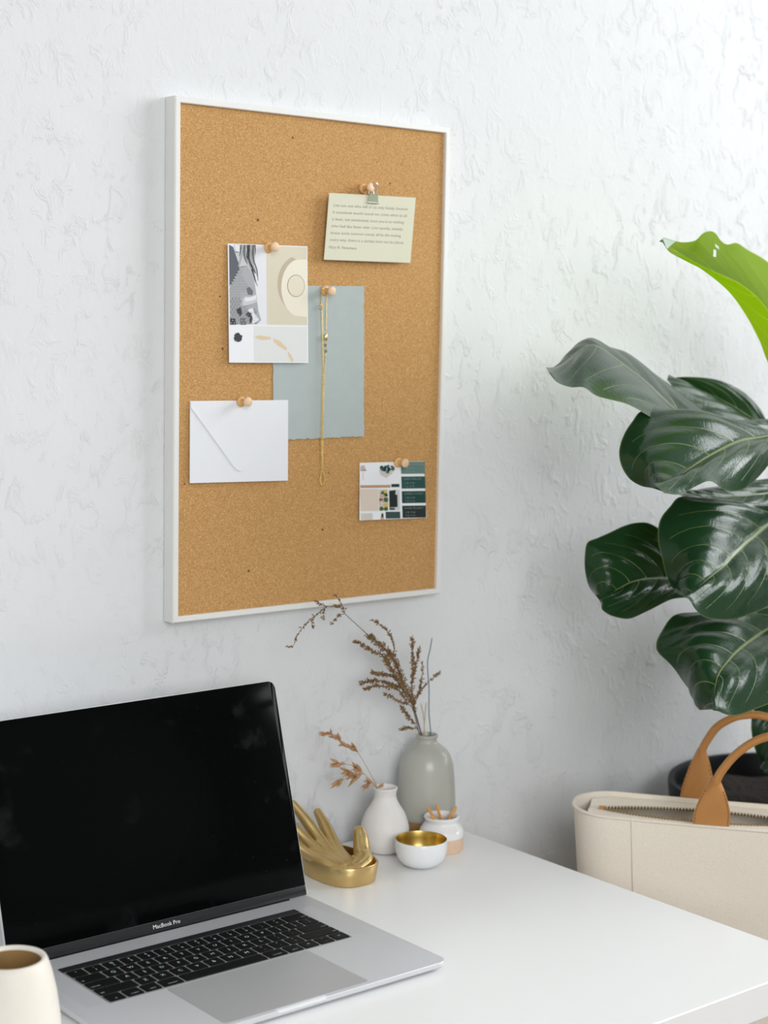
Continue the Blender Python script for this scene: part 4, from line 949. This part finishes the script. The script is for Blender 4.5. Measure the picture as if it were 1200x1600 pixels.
# ------------------------------------------------------------------ planter and fig
PC = (.978, -.192)
pot = empty('planter', (PC[0], PC[1], FLOOR), 'tall black round planter behind the canvas tote', 'planter')
b = MB(); H = .012-FLOOR
b.lathe([(.118, 0), (.124, .004), (.160, H-.03), (.163, H-.028), (.166, H-.006), (.165, H), (.158, H), (.155, H-.006), (.152, H-.032)], seg=72, cap1=False); autosmooth(b.build('pot', M['pot'], pot), .6)
b = MB(); rg = [[((r*math.cos(a)), (r*math.sin(a)), H-.026+.010*noise.noise(Vector((r*20*math.cos(a), r*20*math.sin(a), 1)))) for a in [2*PI*k/48 for k in range(48)]] for r in (.153, .12, .09, .06, .03, .004)]
b.rings(rg, 0, False, True); b.build('soil', M['soil'], pot, smooth=True)
fig = empty('fiddle_leaf_fig', (PC[0]-.005, PC[1], .012-.026), 'fiddle-leaf fig plant with big glossy green leaves at the right edge', 'plant')
TR = [Vector((PC[0]-.005, PC[1], -.012)), Vector((PC[0]-.012, PC[1]-.008, .10)), Vector((PC[0]+.000, PC[1]-.02, .25)), Vector((PC[0]-.004, PC[1]-.03, .42)), Vector((PC[0]+.01, PC[1]-.03, .60)), Vector((PC[0]+.015, PC[1]-.03, .78))]
tl = cr(TR, 40); MB().tube(tl, [.013-.008*i/39 for i in range(40)], 12).build('trunk', M['bark'], fig, smooth=True, world=True)
def leaf(left, mid, right, ys, mat, bulge=.010, rip=.004, seed=0, label=None, quilt=.003, petiole=True, nv=7.0, world=None, holes=((.40, -.62), (.43, -.80))):
    """left, mid, right: outline and midrib from tip to base as (px, py) with ys=(yL list, yM list, yR list)"""
    nU, nV = 60, 14
    def curve(pts, yl):
        k = len(pts); return cr([at_y(x, y, yl[0]+(yl[1]-yl[0])*(i/(k-1)) + (yl[2] if len(yl) > 2 else 0)*math.sin(PI*i/(k-1))) for i, (x, y) in enumerate(pts)], nU+1)
    if world: Lc, Mc, Rc = world(nU+1)
    else: Lc, Mc, Rc = curve(left, ys[0]), curve(mid, ys[1]), curve(right, ys[2])
    vs = []; uvs = []
    for i in range(nU+1):
        u = i/nU
        tn = Mc[min(i+1, nU)]-Mc[max(i-1, 0)]
        ac = (Rc[i]-Lc[i]); nr = tn.cross(ac)
        nr = nr.normalized() if nr.length > 1e-9 else Vector((0,-1,0))
        if nr.dot(CAM-Mc[i]) < 0: nr = -nr
        for j in range(-nV, nV+1):
            v = j/nV; E = Rc[i] if v > 0 else Lc[i]; a = abs(v)
            p = Mc[i].lerp(E, a); wd = (E-Mc[i]).length
            s = (u+.30*a**1.6)*nv+(.45 if v > 0 else 0); fq = s % 1.0; dq = abs(fq-.5)*2      # 0 on a vein
            p = p + nr*(bulge*math.sin(PI*a)*min(1, wd/.05) + quilt*(dq**.7)*math.sin(PI*min(1, a*1.05))*min(1, wd/.06) + rip*a*a*noise.noise(Vector((u*4.2+seed, v*1.5, seed*1.7)))*min(1, wd/.05))
            vs.append(p); uvs.append((u, v*.5+.5))
    W_ = 2*nV+1; fs_ = []
    for i in range(nU):
        for j in range(2*nV): fs_.append((i*W_+j, i*W_+j+1, (i+1)*W_+j+1, (i+1)*W_+j))
    inv = parent_matrix(fig).inverted(); me = bpy.data.meshes.new('leaf'); me.from_pydata([tuple(inv @ v) for v in vs], [], fs_)
    ul = me.uv_layers.new(name='UVMap')
    for lp in me.loops: ul.data[lp.index].uv = uvs[lp.vertex_index]
    me.materials.append(mat); me.polygons.foreach_set('use_smooth', [True]*len(me.polygons)); me.update()
    if mat is M['leaf_young']:
        me.materials.append(M['leaf_tip'])
        for q in me.polygons:
            if q.vertices[0]//W_ < 6: q.material_index = 1
        bm = bmesh.new(); bm.from_mesh(me); bm.faces.ensure_lookup_table(); kill = []
        for (hu, hv) in holes:
            kill += [f for f in bm.faces if ((f.verts[0].index//W_)/nU-hu)**2*9+((f.verts[0].index % W_-nV)/nV-hv)**2 < .05**2]
        bmesh.ops.delete(bm, geom=list(set(kill)), context='FACES'); bm.to_mesh(me); bm.free()
    o = bpy.data.objects.new('leaf', me); COL.objects.link(o); o.parent = fig
    if label: o['label'] = label
    if petiole:
        bs = Mc[-1]; tp = min(tl, key=lambda q: abs(q.z-(bs.z-.02))); d0 = (Mc[-1]-Mc[-4]).normalized()
        MB().tube(cr([bs-d0*.004, bs+d0*.02+Vector((0,0,-.003)), tp.lerp(bs, .35), tp], 16), [.0030]*14+[.0038, .004], 8).build('petiole', M['petiole'], o, smooth=True, world=True)
    return o
LF, LY_ = M['leaf'], M['leaf_young']
# bright young leaf at the top
leaf([(1036,371),(1050,375),(1066,379),(1085,377),(1095,367),(1107,363),(1118,366),(1128,377),(1137,382),(1150,380),(1168,391),(1200,409),(1248,450),(1275,520),(1262,600)],
     [(1036,372),(1052,388),(1090,412),(1120,427),(1160,446),(1192,474),(1216,512),(1240,560),(1258,605)],
     [(1036,373),(1046,393),(1072,405),(1105,427),(1140,457),(1165,490),(1185,529),(1206,575),(1252,612)],
     ((-.30,-.24,.02), (-.34,-.24,-.02), (-.36,-.24,0)), LY_, bulge=-.006, rip=.006, seed=1, label='young bright yellow-green leaf, lit through', quilt=.002)
leaf([(1058,394),(1050,392),(1046,388),(1041,381),(1036,371)], [(1060,392),(1055,388),(1050,383),(1044,377),(1037,372)], [(1064,384),(1060,379),(1053,376),(1045,373),(1038,371)], ((-.331,-.322), (-.333,-.325), (-.331,-.322)), M['leaf_tip'], bulge=.001, rip=0, quilt=0, petiole=False, label='pale curl at the young leaf tip') if False else None
# far leaf behind
leaf([(1042,594),(1055,590),(1075,589),(1120,595),(1160,612),(1186,636),(1205,668),(1225,690)], [(1042,594),(1085,606),(1130,626),(1170,650),(1200,672),(1225,692)], [(1042,594),(1058,612),(1090,642),(1130,670),(1190,692),(1225,694)],
     ((-.09,-.18), (-.10,-.19), (-.13,-.20)), LF, seed=2, bulge=.006)
# long upper left leaf
leaf([(858,581),(872,574),(887,557),(905,541),(921,531),(945,543),(977,550),(1012,574),(1048,600),(1092,634),(1142,668)],
     [(858,581),(876,570),(896,554),(914,541),(934,541),(965,562),(1010,597),(1056,640),(1100,664),(1150,690)],
     [(857,582),(870,596),(892,605),(912,607),(930,619),(958,627),(985,636),(1030,660),(1090,690),(1150,700)],
     ((-.17,-.16,.03), (-.18,-.20,0), (-.25,-.24,-.02)), LF, seed=3, bulge=.004, rip=.003, quilt=.002)
leaf([(859,579),(870,588),(885,594),(900,600),(911,605)], [(860,582),(871,592),(886,599),(900,604),(911,606)], [(863,584),(872,595),(886,602),(900,606),(911,607)], ((-.186,-.216), (-.182,-.212), (-.180,-.210)), pm('olive_leaf_underside', (0.14, 0.20, 0.035), 0.5), bulge=.0005, rip=0, quilt=0, petiole=False, label='olive curled lip at the tip of the long leaf') if False else None
# dark leaf at right behind the big one
leaf([(1138,662),(1165,657),(1200,655),(1235,662)], [(1138,663),(1165,670),(1200,675),(1240,680)], [(1138,665),(1160,682),(1200,692),(1240,694)], ((-.20,-.20), (-.22,-.21), (-.24,-.22)), LF, seed=4, bulge=.004)
# leaf between
leaf([(1062,772),(1090,765),(1130,758),(1200,748),(1245,748)], [(1062,774),(1100,778),(1150,776),(1200,770),(1248,760)], [(1062,776),(1100,800),(1150,812),(1200,812),(1248,792)], ((-.20,-.20), (-.23,-.21), (-.26,-.22)), LF, seed=5, bulge=.006)
# dark left leaf
leaf([(938,940),(922,920),(914,893),(914,868),(920,846),(938,838),(955,831),(974,822),(992,818),(1012,820),(1040,838),(1070,880),(1088,920)], [(938,940),(962,923),(992,908),(1030,903),(1060,908),(1090,922)],
     [(938,940),(941,952),(956,963),(984,966),(1012,955),(1048,937),(1075,933),(1090,926)], ((-.17,-.20), (-.21,-.21), (-.24,-.22)), LF, seed=6, bulge=.008, rip=.008)
# big leaf, centre
leaf([(1036,769),(1018,762),(1000,757),(982,745),(970,724),(968,700),(977,674),(990,655),(1003,640),(1030,634),(1060,646),(1100,662),(1150,674),(1222,672)],
     [(1036,769),(1052,753),(1072,737),(1110,712),(1155,690),(1192,683),(1228,676)],
     [(1036,769),(1062,770),(1086,764),(1106,760),(1122,764),(1142,768),(1163,763),(1184,746),(1206,720),(1230,684)],
     ((-.34,-.26,.05), (-.37,-.26,-.01), (-.40,-.27,-.03)), LF, seed=7, bulge=.012, rip=.008)
# big leaf below
leaf([(1076,936),(1055,925),(1041,901),(1033,871),(1028,842),(1032,812),(1046,792),(1062,777),(1100,778),(1150,790),(1222,804)],
     [(1076,936),(1093,917),(1112,900),(1133,883),(1155,858),(1178,838),(1200,820),(1226,802)],
     [(1076,936),(1090,955),(1112,966),(1140,968),(1168,961),(1204,945),(1240,905),(1248,860),(1230,806)],
     ((-.31,-.27,.02), (-.37,-.26,-.01), (-.38,-.28,-.02)), LF, seed=8, bulge=.014, rip=.006, quilt=.004)
# lowest big leaf
leaf([(1120,1110),(1088,1088),(1058,1054),(1032,1022),(1028,1002),(1034,986),(1050,965),(1080,960),(1135,958),(1226,946)],
     [(1120,1110),(1117,1086),(1122,1056),(1138,1033),(1156,1014),(1180,996),(1204,981),(1234,962)],
     [(1120,1110),(1138,1117),(1165,1114),(1204,1100),(1244,1070),(1262,1020),(1240,966)],
     ((-.33,-.27,.03), (-.40,-.26,-.01), (-.41,-.28,-.02)), LF, seed=9, bulge=.014, rip=.008, quilt=.004)
# hanging leaf low at the right edge
leaf([(1204,1212),(1188,1190),(1178,1166),(1172,1132),(1182,1100),(1230,1050)], [(1204,1212),(1208,1180),(1212,1140),(1222,1095),(1240,1045)], [(1204,1212),(1240,1190),(1262,1140),(1262,1090),(1245,1045)], ((-.22,-.20), (-.26,-.20), (-.25,-.20)), LF, seed=10)
# further unseen leaves, added low on the window side to shade the wall
def shade_leaf(z, ang, ln, wd, droop, seed):
    def wf(n):
        d = Vector((math.cos(ang), math.sin(ang), 0)); sd = Vector((-math.sin(ang), math.cos(ang), 0)); base_ = Vector((PC[0]+.005, PC[1]-.03, z))+d*.04
        Lc, Mc, Rc = [], [], []
        for i in range(n):
            t = 1-i/(n-1); p = base_+d*ln*t*(1-.15*t)+Vector((0,0,.10*math.sin(t*1.4)-droop*t*t))
            hw_ = wd*(math.sin(PI*min(1, t**.8*.97+.02))**.7)*(.62+.5*t)
            Mc.append(p); Lc.append(p+sd*hw_+Vector((0,0,.02*t))); Rc.append(p-sd*hw_+Vector((0,0,.02*t)))
        return Lc, Mc, Rc
    return leaf(None, None, None, None, LF if seed < 99 else LY_, seed=seed, world=wf)
for i, (z, ang, ln, wd, dr) in enumerate(((.08, -.30, .30, .11, .10), (.13, -1.00, .30, .11, .10), (.19, -.60, .32, .12, .10), (.25, -.05, .30, .11, .12), (.29, -1.25, .30, .11, .10), (.33, -.75, .33, .12, .10), (.38, -.35, .32, .11, .10), (.44, -1.05, .28, .10, .12))):
    shade_leaf(z, ang, ln, wd, dr, 20+i)
